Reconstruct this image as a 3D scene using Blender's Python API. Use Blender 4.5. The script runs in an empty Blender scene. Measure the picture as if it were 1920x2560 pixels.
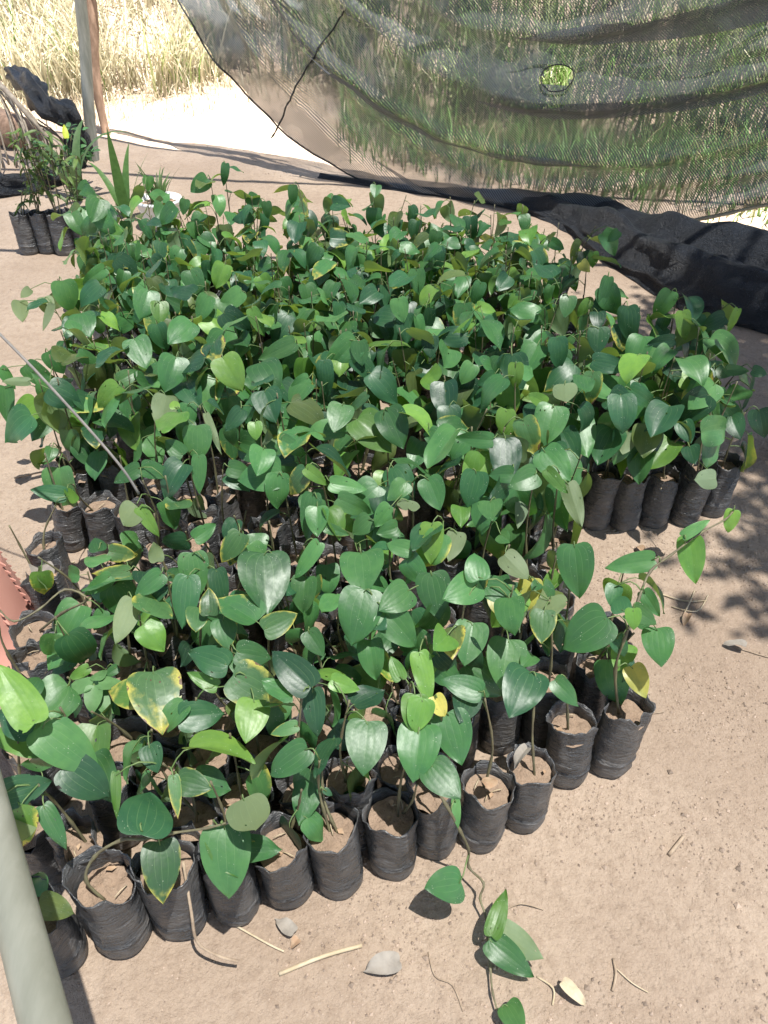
import bpy, math, random
from mathutils import Vector, Matrix, noise
import numpy as np

sc = bpy.context.scene
COL = sc.collection
R = math.radians
rnd = random.Random(11)

# ------------------------------------------------------------------ camera
cam = bpy.data.cameras.new('camera')
cam.sensor_fit = 'VERTICAL'
cam.sensor_height = 24.0
cam.lens = 18.13
cam.clip_start = 0.02
cam.clip_end = 400
camo = bpy.data.objects.new('camera', cam)
camo.location = (0, 0, 1.5)
camo.rotation_euler = (R(90 - 39), 0, 0)
COL.objects.link(camo)
sc.camera = camo

# ------------------------------------------------------------------ sky, sun, exposure
SUN = Vector((0.20, -0.17, 1.0)).normalized()
w = bpy.data.worlds.new('World')
sc.world = w
w.use_nodes = True
nt = w.node_tree
sky = nt.nodes.new('ShaderNodeTexSky')
sky.sky_type = 'NISHITA'
sky.sun_disc = False
sky.sun_elevation = math.asin(SUN.z)
sky.sun_rotation = math.atan2(SUN.x, SUN.y)
bg = nt.nodes['Background']
nt.links.new(sky.outputs[0], bg.inputs[0])
bg.inputs[1].default_value = 0.06
sl = bpy.data.lights.new('sun', 'SUN')
sl.energy = 5.0
sl.angle = R(0.53)
sl.color = (1.0, 0.97, 0.92)
slo = bpy.data.objects.new('sun', sl)
slo.rotation_euler = SUN.to_track_quat('Z', 'Y').to_euler()
slo.location = (2, -2, 9)
COL.objects.link(slo)
sc.view_settings.view_transform = 'Standard'
sc.view_settings.look = 'None'
sc.view_settings.gamma = 1
sc.view_settings.use_curve_mapping = False
sc.view_settings.exposure = 2.3
sc.cycles.transparent_max_bounces = 12
sc.cycles.max_bounces = 5
sc.cycles.diffuse_bounces = 2
sc.cycles.glossy_bounces = 2
sc.cycles.transmission_bounces = 3

# ------------------------------------------------------------------ node helpers
class NT:
    def __init__(s, name):
        s.m = bpy.data.materials.new(name)
        s.m.use_nodes = True
        s.t = s.m.node_tree
        s.t.nodes.clear()
        s.out = s.t.nodes.new('ShaderNodeOutputMaterial')
    def n(s, typ, **k):
        nd = s.t.nodes.new('ShaderNode' + typ)
        for a, v in k.items():
            setattr(nd, a, v)
        return nd
    def set(s, sock, v):
        if isinstance(v, bpy.types.NodeSocket):
            s.t.links.new(v, sock)
        elif isinstance(v, (tuple, list)) and len(v) == 3 and sock.type == 'RGBA':
            sock.default_value = (*v, 1)
        else:
            sock.default_value = v
    def math(s, op, a, b=None, c=None, clamp=False):
        nd = s.n('Math', operation=op, use_clamp=clamp)
        s.set(nd.inputs[0], a)
        if b is not None: s.set(nd.inputs[1], b)
        if c is not None: s.set(nd.inputs[2], c)
        return nd.outputs[0]
    def ramp(s, fac, lo, hi, a=0.0, b=1.0):
        nd = s.n('MapRange', interpolation_type='SMOOTHSTEP')
        s.set(nd.inputs[0], fac)
        for i, v in zip((1, 2, 3, 4), (lo, hi, a, b)): nd.inputs[i].default_value = v
        return nd.outputs[0]
    def mix(s, fac, a, b, mode='MIX'):
        nd = s.n('Mix', data_type='RGBA', blend_type=mode)
        s.set(nd.inputs[0], fac); s.set(nd.inputs[6], a); s.set(nd.inputs[7], b)
        return nd.outputs[2]
    def noise(s, scale, detail=3, rough=0.55, vec=None, dist=0.0, out=0):
        nd = s.n('TexNoise')
        nd.inputs['Scale'].default_value = scale
        nd.inputs['Detail'].default_value = detail
        nd.inputs['Roughness'].default_value = rough
        nd.inputs['Distortion'].default_value = dist
        if vec is not None: s.set(nd.inputs['Vector'], vec)
        return nd.outputs[out]
    def voro(s, scale, vec=None, feature='F1', out='Distance', rand=1.0):
        nd = s.n('TexVoronoi', feature=feature)
        nd.inputs['Scale'].default_value = scale
        nd.inputs['Randomness'].default_value = rand
        if vec is not None: s.set(nd.inputs['Vector'], vec)
        return nd.outputs[out]
    def obj(s): return s.n('TexCoord').outputs['Object']
    def uv(s): return s.n('TexCoord').outputs['UV']
    def mapv(s, vec, scale=(1, 1, 1), loc=(0, 0, 0)):
        nd = s.n('Mapping')
        s.set(nd.inputs[0], vec)
        nd.inputs['Scale'].default_value = scale
        nd.inputs['Location'].default_value = loc
        return nd.outputs[0]
    def bump(s, h, strength=0.5, dist=0.01, normal=None):
        nd = s.n('Bump')
        nd.inputs['Strength'].default_value = strength
        nd.inputs['Distance'].default_value = dist
        s.set(nd.inputs['Height'], h)
        if normal is not None: s.set(nd.inputs['Normal'], normal)
        return nd.outputs[0]
    def pbsdf(s, col, rough=0.6, normal=None, spec=0.5, **k):
        p = s.n('BsdfPrincipled')
        s.set(p.inputs['Base Color'], col)
        s.set(p.inputs['Roughness'], rough)
        s.set(p.inputs['Specular IOR Level'], spec)
        if normal is not None: s.set(p.inputs['Normal'], normal)
        for a, v in k.items(): s.set(p.inputs[a], v)
        return p.outputs[0]
    def mixs(s, fac, a, b):
        nd = s.n('MixShader')
        s.set(nd.inputs[0], fac); s.set(nd.inputs[1], a); s.set(nd.inputs[2], b)
        return nd.outputs[0]
    def done(s, sh):
        s.t.links.new(sh, s.out.inputs[0])
        return s.m

def simple(name, c0, c1, scale=20, rough=0.7, bump=0.3, spec=0.4, stretch=(1, 1, 1)):
    a = NT(name)
    v = a.mapv(a.obj(), stretch)
    n = a.noise(scale, 5, 0.6, v)
    col = a.mix(a.ramp(n, 0.32, 0.68), c0, c1)
    return a.done(a.pbsdf(col, rough, a.bump(n, bump, 0.004), spec))

# ---- leaf: U across the blade (0.5 = midrib), V from petiole to tip; base colour is the object's own colour
def leaf_material(name, edge=0.0, rot=0.0):
    a = NT(name)
    uv = a.uv()
    sep = a.n('SeparateXYZ'); a.set(sep.inputs[0], uv)
    u = a.math('ABSOLUTE', a.math('MULTIPLY_ADD', sep.outputs[0], 2.0, -1.0))
    v = sep.outputs[1]
    oi = a.n('ObjectInfo')
    # five curved veins from petiole to tip
    t3 = a.math('MULTIPLY', u, 3.0)
    d = a.math('ABSOLUTE', a.math('SUBTRACT', a.math('FRACT', a.math('ADD', t3, 0.5)), 0.5))
    main = a.ramp(d, 0.012, 0.055, 1.0, 0.0)
    main = a.math('MULTIPLY', main, a.ramp(u, 0.74, 0.9, 1.0, 0.0))
    main = a.math('MULTIPLY', main, a.ramp(a.math('MULTIPLY_ADD', u, 0.55, v), 0.62, 0.98, 1.0, 0.15))
    # fine cross veins
    nz = a.noise(14, 2, 0.5, uv)
    ph = a.math('ADD', a.math('MULTIPLY_ADD', v, 13.0, a.math('MULTIPLY', d, -3.0)), a.math('MULTIPLY', nz, 0.7))
    cr = a.math('ABSOLUTE', a.math('SUBTRACT', a.math('FRACT', ph), 0.5))
    cross = a.ramp(cr, 0.0, 0.10, 1.0, 0.0)
    ocs = a.n('TexCoord').outputs['Object']
    big = a.noise(26, 3, 0.6, ocs)
    base = a.mix(a.ramp(big, 0.3, 0.75), oi.outputs['Color'], a.mix(1.0, oi.outputs['Color'], (0.62, 0.74, 0.8), 'MULTIPLY'))
    hv = a.math('MULTIPLY_ADD', oi.outputs['Random'], 0.5, 0.75)
    hs = a.n('HueSaturation'); a.set(hs.inputs['Color'], base); a.set(hs.inputs['Value'], hv)
    hs.inputs['Hue'].default_value = 0.5
    a.set(hs.inputs['Hue'], a.math('MULTIPLY_ADD', oi.outputs['Random'], -0.025, 0.512))
    base = hs.outputs[0]
    vein = a.mix(0.34, base, (0.20, 0.33, 0.15))
    col = a.mix(a.math('MULTIPLY', main, 0.85), base, vein)
    col = a.mix(a.math('MULTIPLY', cross, 0.06), col, vein)
    # dust specks
    sp = a.ramp(a.voro(190, ocs), 0.10, 0.17, 1.0, 0.0)
    sp = a.math('MULTIPLY', sp, a.ramp(a.noise(30, 2, 0.5, ocs), 0.5, 0.62))
    col = a.mix(a.math('MULTIPLY', sp, 0.8), col, (0.45, 0.5, 0.42))
    rough = a.math('MULTIPLY_ADD', big, 0.30, 0.27)
    if edge or rot:
        m = a.math('ADD', a.math('MULTIPLY', a.math('POWER', u, 3.0), 0.34), a.math('MULTIPLY', v, 0.50))
        m = a.math('ADD', m, a.math('MULTIPLY_ADD', a.noise(2.6, 4, 0.6, a.mapv(ocs, (9, 9, 9))), 1.5, -0.75))
        m = a.math('ADD', m, a.math('MULTIPLY_ADD', oi.outputs['Random'], 0.12, -0.06))
        y = a.ramp(m, 0.58 - edge, 1.0 - edge)
        col = a.mix(y, col, (0.55, 0.50, 0.10))
        if rot:
            b = a.ramp(m, 0.80 - rot, 0.86 - rot)
            col = a.mix(b, col, (0.17, 0.105, 0.07))
            spot = a.ramp(a.voro(5, uv), 0.07, 0.12, 1.0, 0.0)
            col = a.mix(spot, col, (0.10, 0.06, 0.035))
    geo = a.n('NewGeometry')
    back = a.mix(0.62, col, (0.20, 0.27, 0.15))
    colf = a.mix(geo.outputs['Backfacing'], col, back)
    h = a.math('SUBTRACT', a.math('MULTIPLY', a.ramp(d, 0.0, 0.45), 1.0), a.math('MULTIPLY', cross, 0.35))
    nrm = a.bump(a.math('ADD', a.math('MULTIPLY', h, 0.08), a.math('MULTIPLY', a.noise(48, 2, 0.5, ocs), 1.0)), 0.40, 0.0026)
    rg = a.math('MAXIMUM', rough, a.math('MULTIPLY', geo.outputs['Backfacing'], 0.62))
    p = a.pbsdf(colf, rg, nrm, 0.55)
    tr = a.n('BsdfTranslucent')
    a.set(tr.inputs[0], a.mix(1.0, colf, (1.9, 1.8, 0.5), 'MULTIPLY'))
    return a.done(a.mixs(0.27, p, tr.outputs[0]))

M = {}
M['leaf'] = leaf_material('pepper_leaf')
M['leaf_edge'] = leaf_material('pepper_leaf_yellow_edge', edge=0.14)
M['leaf_rot'] = leaf_material('pepper_leaf_withered_tip', edge=0.26, rot=0.16)

def m_stem(name, c0, c1):
    a = NT(name)
    n = a.noise(60, 4, 0.6, a.mapv(a.obj(), (1, 1, 0.4)))
    return a.done(a.pbsdf(a.mix(a.ramp(n, 0.3, 0.7), c0, c1), 0.6, a.bump(n, 0.4, 0.002)))
M['petiole'] = m_stem('petiole_green', (0.09, 0.16, 0.045), (0.14, 0.20, 0.07))
M['stem'] = m_stem('pepper_stem', (0.10, 0.085, 0.05), (0.17, 0.16, 0.085))

def m_bag():
    a = NT('dusty_black_polythene')
    o = a.obj()
    oi = a.n('ObjectInfo')
    off = a.n('VectorMath', operation='ADD'); a.set(off.inputs[0], o)
    comb = a.n('CombineXYZ'); a.set(comb.inputs[0], a.math('MULTIPLY', oi.outputs['Random'], 9.0)); a.set(off.inputs[1], comb.outputs[0])
    v = off.outputs[0]
    sep = a.n('SeparateXYZ'); a.set(sep.inputs[0], o)
    n1 = a.noise(16, 5, 0.65, v)
    wr = a.noise(26, 4, 0.6, a.mapv(v, (1, 1, 4.5)), 0.6)
    wr2 = a.noise(60, 3, 0.6, a.mapv(v, (1, 1, 3.0)), 0.4)
    dust = a.math('MULTIPLY', a.ramp(n1, 0.38, 0.72), a.ramp(sep.outputs[2], 0.0, 0.17, 1.0, 0.45))
    dust = a.math('ADD', dust, a.math('MULTIPLY', a.ramp(sep.outputs[2], 0.0, 0.03, 1.0, 0.0), 0.5), clamp=True)
    dust = a.math('MULTIPLY', dust, a.ramp(wr, 0.3, 0.6, 0.5, 1.0))
    col = a.mix(a.math('MULTIPLY', dust, 0.55), (0.058, 0.061, 0.065), (0.27, 0.245, 0.22))
    h = a.math('ADD', a.math('MULTIPLY', wr, 0.7), a.math('MULTIPLY', wr2, 0.45))
    nrm = a.bump(h, 0.9, 0.011)
    rough = a.math('MULTIPLY_ADD', dust, 0.42, 0.26)
    return a.done(a.pbsdf(col, rough, nrm, 0.55))
M['bag'] = m_bag()

def m_soil(name, c0, c1, c2, bs=0.6):
    a = NT(name)
    o = a.obj()
    n1 = a.noise(1.3, 4, 0.6, o)
    n2 = a.noise(34, 6, 0.68, o)
    n3 = a.noise(210, 3, 0.6, o)
    vo = a.voro(85, o)
    vo2 = a.voro(210, o)
    col = a.mix(a.ramp(n1, 0.35, 0.65), c0, c1)
    col = a.mix(a.math('MULTIPLY', a.ramp(n2, 0.42, 0.72), 0.6), col, c2)
    col = a.mix(a.math('MULTIPLY', a.ramp(n3, 0.6, 0.75), 0.35), col, (0.58, 0.48, 0.38))
    n4 = a.noise(120, 4, 0.7, o)
    col = a.mix(a.math('MULTIPLY', a.ramp(n4, 0.36, 0.5, 1.0, 0.0), 0.28), col, (0.2, 0.15, 0.115))
    clod = a.math('MULTIPLY', a.ramp(vo, 0.1, 0.45, 1.0, 0.0), a.ramp(a.noise(9, 3, 0.6, o), 0.45, 0.65))
    h = a.math('ADD', a.math('MULTIPLY', n2, 0.9), a.math('ADD', a.math('MULTIPLY', n3, 0.22), a.math('MULTIPLY', clod, 0.18)))
    return a.done(a.pbsdf(col, 0.92, a.bump(h, bs, 0.020), 0.15))
M['ground'] = m_soil('dry_trodden_earth', (0.345, 0.262, 0.195), (0.435, 0.34, 0.258), (0.28, 0.207, 0.15), 0.75)
M['soil'] = m_soil('potting_soil', (0.34, 0.245, 0.175), (0.42, 0.31, 0.23), (0.24, 0.17, 0.12), 0.9)

def m_attr(name, rough=0.6, trans=0.0, spec=0.3):
    a = NT(name)
    at = a.n('Attribute', attribute_name='Col')
    p = a.pbsdf(at.outputs[0], rough, None, spec)
    if trans:
        tr = a.n('BsdfTranslucent'); a.set(tr.inputs[0], at.outputs[0])
        p = a.mixs(trans, p, tr.outputs[0])
    return a.done(p)
M['grass'] = m_attr('grass_blades', 0.55, 0.3)
M['clod'] = m_attr('earth_clods', 0.95, 0, 0.1)

def m_net(name, lo, hi, period, col=(0.080, 0.088, 0.096), rough=0.42, flecks=False):
    a = NT(name)
    uv = a.uv()
    sep = a.n('SeparateXYZ'); a.set(sep.inputs[0], uv)
    k = 2 * math.pi / period
    wob = a.math('MULTIPLY', a.noise(3, 3, 0.5, uv), 1.6)
    ph = a.math('ADD', a.math('ADD', a.math('MULTIPLY', sep.outputs[0], 0.60 * k), a.math('MULTIPLY', sep.outputs[1], 0.80 * k)), wob)
    st = a.math('MULTIPLY_ADD', a.math('SINE', ph), 0.5, 0.5)
    st = a.ramp(st, 0.15, 0.85)
    pat = a.ramp(a.noise(2.3, 3, 0.6, uv), 0.3, 0.7, -0.07, 0.07)
    fac = a.math('ADD', a.math('MULTIPLY_ADD', st, hi - lo, lo), pat, clamp=True)
    glint = a.ramp(a.noise(240, 2, 0.7, uv), 0.62, 0.72)
    c = a.mix(a.math('MULTIPLY', glint, 0.25), col, (0.2, 0.22, 0.26))  # painted glints: noise flecks lighten the thread colour
    p = a.pbsdf(c, rough, None, 0.5)
    t = a.n('BsdfTransparent')
    return a.done(a.mixs(fac, t.outputs[0], p))
M['net'] = m_net('black_shade_net', 0.68, 0.92, 0.0105)
M['hem'] = None
a = NT('bunched_black_net')
o_ = a.obj()
n_ = a.noise(95, 4, 0.75, o_)
n2_ = a.noise(9, 4, 0.6, o_)
gl = a.math('MULTIPLY', a.ramp(a.noise(230, 2, 0.8, o_), 0.52, 0.78), a.ramp(n2_, 0.40, 0.62))
c_ = a.mix(gl, (0.008, 0.011, 0.016), (0.10, 0.125, 0.16))  # glints painted into the colour as pale blue flecks
M['hem'] = a.done(a.pbsdf(c_, 0.42, a.bump(a.math('ADD', n_, a.math('MULTIPLY', n2_, 2.0)), 0.9, 0.02), 0.5))
a = NT('roof_shade_net')
t_ = a.n('BsdfTransparent')
M['roofnet'] = a.done(a.mixs(0.73, t_.outputs[0], a.pbsdf((0.03, 0.035, 0.035), 0.5)))

M['greypole'] = simple('weathered_grey_post', (0.20, 0.21, 0.18), (0.33, 0.33, 0.29), 30, 0.75, 0.4, stretch=(1, 1, 0.15))
M['brownpole'] = simple('bark_pole', (0.16, 0.10, 0.065), (0.29, 0.19, 0.13), 30, 0.85, 0.6, stretch=(1, 1, 0.3))
M['rail'] = simple('pale_plastic_pipe', (0.185, 0.19, 0.15), (0.25, 0.255, 0.21), 9, 0.5, 0.15, stretch=(3, 0.5, 3))
M['pink'] = simple('pink_plastic', (0.62, 0.30, 0.24), (0.68, 0.35, 0.28), 6, 0.42, 0.05)
M['white'] = simple('white_plastic', (0.72, 0.74, 0.72), (0.8, 0.8, 0.78), 9, 0.4, 0.05)
M['twig'] = simple('dry_twig', (0.27, 0.20, 0.14), (0.40, 0.31, 0.22), 50, 0.85, 0.4)
M['straw'] = simple('dry_straw', (0.45, 0.36, 0.23), (0.56, 0.47, 0.33), 40, 0.8, 0.2)
M['drygrey'] = simple('withered_leaf_grey', (0.22, 0.195, 0.165), (0.33, 0.295, 0.25), 30, 0.8, 0.3)
M['drybrown'] = simple('withered_leaf_brown', (0.33, 0.20, 0.12), (0.45, 0.33, 0.22), 30, 0.8, 0.3)
M['frond'] = simple('dry_palm_ribs', (0.22, 0.18, 0.14), (0.36, 0.31, 0.24), 30, 0.75, 0.3)
M['rope'] = simple('frayed_rope', (0.42, 0.36, 0.24), (0.52, 0.46, 0.32), 90, 0.9, 0.6)
M['weed'] = None
M['wire'] = simple('grey_wire', (0.20, 0.19, 0.18), (0.28, 0.26, 0.24), 30, 0.6, 0.1)
M['bark'] = simple('tree_bark', (0.13, 0.10, 0.075), (0.24, 0.19, 0.15), 12, 0.9, 0.8, stretch=(1, 1, 0.3))

def m_objcol(name, rough=0.5, trans=0.25):
    a = NT(name)
    oi = a.n('ObjectInfo')
    n = a.noise(40, 3, 0.6, a.obj())
    c = a.mix(a.ramp(n, 0.3, 0.7), oi.outputs['Color'], a.mix(1.0, oi.outputs['Color'], (0.7, 0.75, 0.7), 'MULTIPLY'))
    p = a.pbsdf(c, rough, None, 0.4)
    tr = a.n('BsdfTranslucent'); a.set(tr.inputs[0], c)
    return a.done(a.mixs(trans, p, tr.outputs[0]))
M['weed'] = m_objcol('soft_green_leaf')

# ------------------------------------------------------------------ mesh helpers
class MB:
    def __init__(s): s.v = []; s.f = []; s.uv = []; s.mi = []; s.col = []
    def add(s, vs, fs, uvs=None, mi=0):
        b = len(s.v)
        s.v.extend(vs)
        s.uv.extend(uvs if uvs else [(0, 0)] * len(vs))
        for f in fs:
            s.f.append(tuple(i + b for i in f)); s.mi.append(mi)
    def mesh(s, name, mats, smooth=True, cols=None):
        me = bpy.data.meshes.new(name)
        me.from_pydata(s.v, [], s.f)
        for m in (mats if isinstance(mats, (list, tuple)) else [mats]): me.materials.append(m)
        me.polygons.foreach_set('use_smooth', [smooth] * len(s.f))
        me.polygons.foreach_set('material_index', s.mi)
        ul = me.uv_layers.new(name='UVMap')
        li = np.empty(len(me.loops), dtype=np.int32); me.loops.foreach_get('vertex_index', li)
        ul.data.foreach_set('uv', np.array(s.uv, dtype=np.float32)[li].ravel())
        if cols is not None:
            at = me.color_attributes.new('Col', 'FLOAT_COLOR', 'POINT')
            at.data.foreach_set('color', np.array(cols, dtype=np.float32).ravel())
        me.update()
        return me

def link(name, me, parent=None, loc=(0, 0, 0), rot=None):
    o = bpy.data.objects.new(name, me)
    COL.objects.link(o)
    o.location = loc
    if rot is not None: o.rotation_euler = rot
    if parent is not None: o.parent = parent
    return o
def tag(o, label, cat, group=None):
    o['label'] = label; o['category'] = cat
    if group: o['group'] = group
    return o
def thing(name, label, cat, loc=(0, 0, 0), group=None):
    return tag(link(name, None, None, loc), label, cat, group)

def tube(mb, pts, rad, sides=6, mi=0, cap=True):
    pts = [Vector(p) for p in pts]
    n = len(pts)
    if not isinstance(rad, (list, tuple)): rad = [rad] * n
    up = Vector((0.31, 0.17, 0.93))
    vs, uvs = [], []
    for i, p in enumerate(pts):
        t = (pts[min(i + 1, n - 1)] - pts[max(i - 1, 0)]).normalized()
        x = t.cross(up)
        if x.length < 1e-3: x = t.cross(Vector((1, 0, 0)))
        x.normalize(); y = t.cross(x).normalized()
        for k in range(sides):
            an = 2 * math.pi * k / sides
            vs.append(p + (x * math.cos(an) + y * math.sin(an)) * rad[i]); uvs.append((k / sides, i / n))
    fs = []
    for i in range(n - 1):
        for k in range(sides):
            k2 = (k + 1) % sides
            fs.append((i * sides + k, i * sides + k2, (i + 1) * sides + k2, (i + 1) * sides + k))
    if cap:
        fs.append(tuple(range(sides - 1, -1, -1))); fs.append(tuple((n - 1) * sides + k for k in range(sides)))
    mb.add(vs, fs, uvs, mi)

def smooth_path(pts, sub=4):
    pts = [Vector(p) for p in pts]
    out = []
    for i in range(len(pts) - 1):
        p0, p1, p2, p3 = pts[max(i - 1, 0)], pts[i], pts[i + 1], pts[min(i + 2, len(pts) - 1)]
        for k in range(sub):
            t = k / sub
            out.append(0.5 * ((2 * p1) + (p2 - p0) * t + (2 * p0 - 5 * p1 + 4 * p2 - p3) * t * t + (3 * p1 - p0 - 3 * p2 + p3) * t ** 3))
    out.append(pts[-1])
    return out

# pepper blade: every grid line runs from petiole to tip, as its veins do
OUT = [(0, 0, 0), (.04, .12, -.022), (.1, .27, -.038), (.17, .39, -.015), (.25, .462, .05), (.34, .50, .14), (.43, .50, .27), (.52, .485, .40),
       (.61, .44, .53), (.70, .365, .655), (.78, .27, .768), (.86, .162, .872), (.93, .066, .95), (1, 0, 1)]
def outl(s):
    for i in range(len(OUT) - 1):
        a, b = OUT[i], OUT[i + 1]
        if s <= b[0] + 1e-9:
            t = (s - a[0]) / (b[0] - a[0])
            return a[1] + (b[1] - a[1]) * t, a[2] + (b[2] - a[2]) * t
    return 0, 1
def blade(mb, L, W, r, nu=12, ns=14, fold=None, droop=None, narrow=1.0, mi=0, wave=1.0, holes=0):
    fold = r.uniform(-0.12, 0.38) if fold is None else fold
    droop = r.uniform(0.1, 0.9) if droop is None else droop
    wa, wp, wk = r.uniform(0.01, 0.035) * wave, r.uniform(0, 6.3), r.uniform(7, 13)
    skew = r.uniform(-0.10, 0.10)
    twist = r.uniform(-0.5, 0.5)
    vs, uvs, fs = [], [], []
    for j in range(ns + 1):
        s = j / ns
        s = s * s * (3 - 2 * s) * 0.35 + s * 0.65
        X, Y = outl(s)
        for i in range(nu + 1):
            u = -1 + 2 * i / nu
            au = abs(u)
            aa = au ** 1.4
            x = X * W * u * narrow
            y = L * ((1 - aa) * s + aa * Y)
            yy = y / L
            x += skew * W * yy * yy * 0.6
            q = math.sin(math.pi * min(au * 3 % 1.0, 1)) * (1 - s) * 0.0015 * W
            z = fold * abs(x) + q + wa * L * au * au * math.sin(wk * s + wp + (1.3 if u > 0 else 0)) * (0.3 + s)
            z += twist * x * yy
            an = droop * max(yy, 0)
            if abs(droop) > 1e-3:
                rr = L / droop
                y2 = rr * math.sin(an) + z * math.sin(an) if yy > 0 else y
                z2 = -rr * (1 - math.cos(an)) + z * math.cos(an)
            else:
                y2, z2 = y, z
            vs.append((x, y2, z2)); uvs.append((i / nu, s))
    gone = set()
    for _ in range(holes):
        i, j = r.choice((2, 4, 5, nu - 3, nu - 5, nu - 6, 0, nu - 1)), r.randint(3, ns - 3)
        gone.add((i, j))
        c = j * (nu + 1) + i
        cx = [sum(vs[q][k] for q in (c, c + 1, c + nu + 1, c + nu + 2)) / 4 for k in range(3)]
        for q in (c, c + 1, c + nu + 1, c + nu + 2):
            if 0 < i < nu - 1:
                f = r.uniform(0.25, 0.55); vs[q] = tuple(vs[q][k] + (cx[k] - vs[q][k]) * f for k in range(3))
    for j in range(ns):
        for i in range(nu):
            if (i, j) in gone: continue
            a = j * (nu + 1) + i
            fs.append((a, a + 1, a + nu + 2, a + nu + 1))
    mb.add(vs, fs, uvs, mi)

# ------------------------------------------------------------------ ground and bank
def bank_y(x):
    return 7.35 + 1.5 * math.exp(-((x + 0.9) / 0.85) ** 2) - 1.25 / (1 + math.exp(-(x + 0.4) * 1.6)) + 0.25 * noise.noise(Vector((x * 0.7, 3.3, 0)))
def ground_z(x, y):
    z = 0.009 * noise.noise(Vector((x * 2.6, y * 2.6, 0.5))) + 0.005 * noise.noise(Vector((x * 6, y * 6, 1.5))) + 0.0025 * noise.noise(Vector((x * 13, y * 13, 4.5)))
    if y > 4.6: z += 0.05 * min((y - 4.6) / 1.5, 1) * (0.5 + 0.5 * noise.noise(Vector((x * 1.1, y * 1.1, 9))))
    d = y - bank_y(x)
    if d > 0: z += min(0.55 * d - 0.2 * (1 - math.exp(-d * 2.2)), 4.5) + 0.15 * min(d, 1) * noise.noise(Vector((x * 1.2, y * 1.2, 2)))
    return z
def axis(lo, f0, f1, hi, fs, grow=1.25):
    a = list(np.arange(f0, f1 + 1e-6, fs))
    st, v = fs, f1
    while v < hi: st *= grow; v += st; a.append(v)
    st, v = fs, f0
    while v > lo: st *= grow; v -= st; a.insert(0, v)
    return a
xs = axis(-60, -2.2, 2.2, 60, 0.04); ys = axis(-60, 0.2, 6.0, 90, 0.04, 1.12)
mb = MB()
vs = [(x, y, ground_z(x, y)) for y in ys for x in xs]
nx = len(xs)
mb.add(vs, [(j * nx + i, j * nx + i + 1, (j + 1) * nx + i + 1, (j + 1) * nx + i) for j in range(len(ys) - 1) for i in range(nx - 1)])
g = link('ground', mb.mesh('ground', M['ground'])); g['kind'] = 'structure'

# ------------------------------------------------------------------ tall grass on the bank
def grass(name, label, n, place, lens, cols, width, seed):
    r = random.Random(seed)
    mb = MB(); cc = []
    for _ in range(n):
        x, y = place(r)
        z = ground_z(x, y) - 0.02
        L = r.uniform(*lens) * (0.6 + 0.8 * abs(noise.noise(Vector((x * 1.7, y * 1.7, seed)))))
        az = r.uniform(0, 6.283) if r.random() < 0.55 else r.gauss(-1.57, 0.8)
        lean0, lean1 = r.uniform(0.05, 0.45), r.uniform(0.6, 2.6)
        wd = r.uniform(*width)
        if r.random() < 0.12: wd *= 2.0; L *= 1.25
        base = cols(x, y, r)
        nseg = 5
        p = Vector((x, y, z)); an = lean0
        sx, sy = -math.sin(az), math.cos(az)
        vs = []
        for k in range(nseg + 1):
            t = k / nseg
            hw = wd * (1 - t ** 1.6) * 0.5 + 0.0004
            vs.append((p.x - sx * hw, p.y - sy * hw, p.z)); vs.append((p.x + sx * hw, p.y + sy * hw, p.z))
            an = lean0 + (lean1 - lean0) * t ** 1.5
            st = L / nseg
            p = p + Vector((math.cos(az) * math.sin(an) * st, math.sin(az) * math.sin(an) * st, math.cos(an) * st))
            if p.z < ground_z(p.x, p.y) + 0.01: p.z = ground_z(p.x, p.y) + 0.01
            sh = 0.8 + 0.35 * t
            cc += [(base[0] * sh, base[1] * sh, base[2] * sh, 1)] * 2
        mb.add(vs, [(2 * k, 2 * k + 1, 2 * k + 3, 2 * k + 2) for k in range(nseg)])
    o = link(name, mb.mesh(name, M['grass'], cols=cc))
    o['kind'] = 'stuff'
    return tag(o, label, 'grass')
def dry_frac(x): return 1 / (1 + math.exp((x + 0.7) * 2.4))
def gcol(x, y, r):
    d = 0.12 + 0.8 * dry_frac(x) + 0.35 * noise.noise(Vector((x * 0.9, y * 0.9, 7)))
    if r.random() < d:
        k = r.uniform(0.75, 1.1); return (0.60 * k, 0.55 * k, 0.39 * k)
    k = r.uniform(0.6, 1.35)
    return (0.15 * k, 0.25 * k, 0.06 * k) if r.random() < 0.62 else (0.30 * k, 0.34 * k, 0.15 * k)
def pl_bank(r):
    x = r.uniform(-6.2, 5.5); y = bank_y(x) + r.uniform(-0.25, 1.0) ** 2 * 0.3 + r.random() ** 1.5 * 3.4
    if noise.noise(Vector((x * 2.1, y * 2.1, 12))) < -0.12 and r.random() < 0.8: return pl_bank(r)
    return x, y
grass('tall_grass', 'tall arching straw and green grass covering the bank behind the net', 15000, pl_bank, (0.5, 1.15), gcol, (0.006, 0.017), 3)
def pl_low(r):
    x = r.uniform(-0.35, 4.2); y = bank_y(x) - abs(r.gauss(0, 0.75)) - 0.02
    return x, max(y, 5.32 - 0.47 * x + r.random() * 0.5 + 0.25 * max(0, 0.5 - x))
def gcol2(x, y, r):
    k = r.uniform(0.7, 1.4)
    return (0.15 * k, 0.27 * k, 0.07 * k) if r.random() < 0.72 else (0.42 * k * 0.8, 0.36 * k * 0.8, 0.2 * k * 0.8)
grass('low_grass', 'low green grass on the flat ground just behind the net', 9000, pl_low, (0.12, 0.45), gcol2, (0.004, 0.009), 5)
def pl_lit(r):
    x = r.uniform(-4.5, 0.6); return x, bank_y(x) - r.random() ** 2 * 1.1
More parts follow.
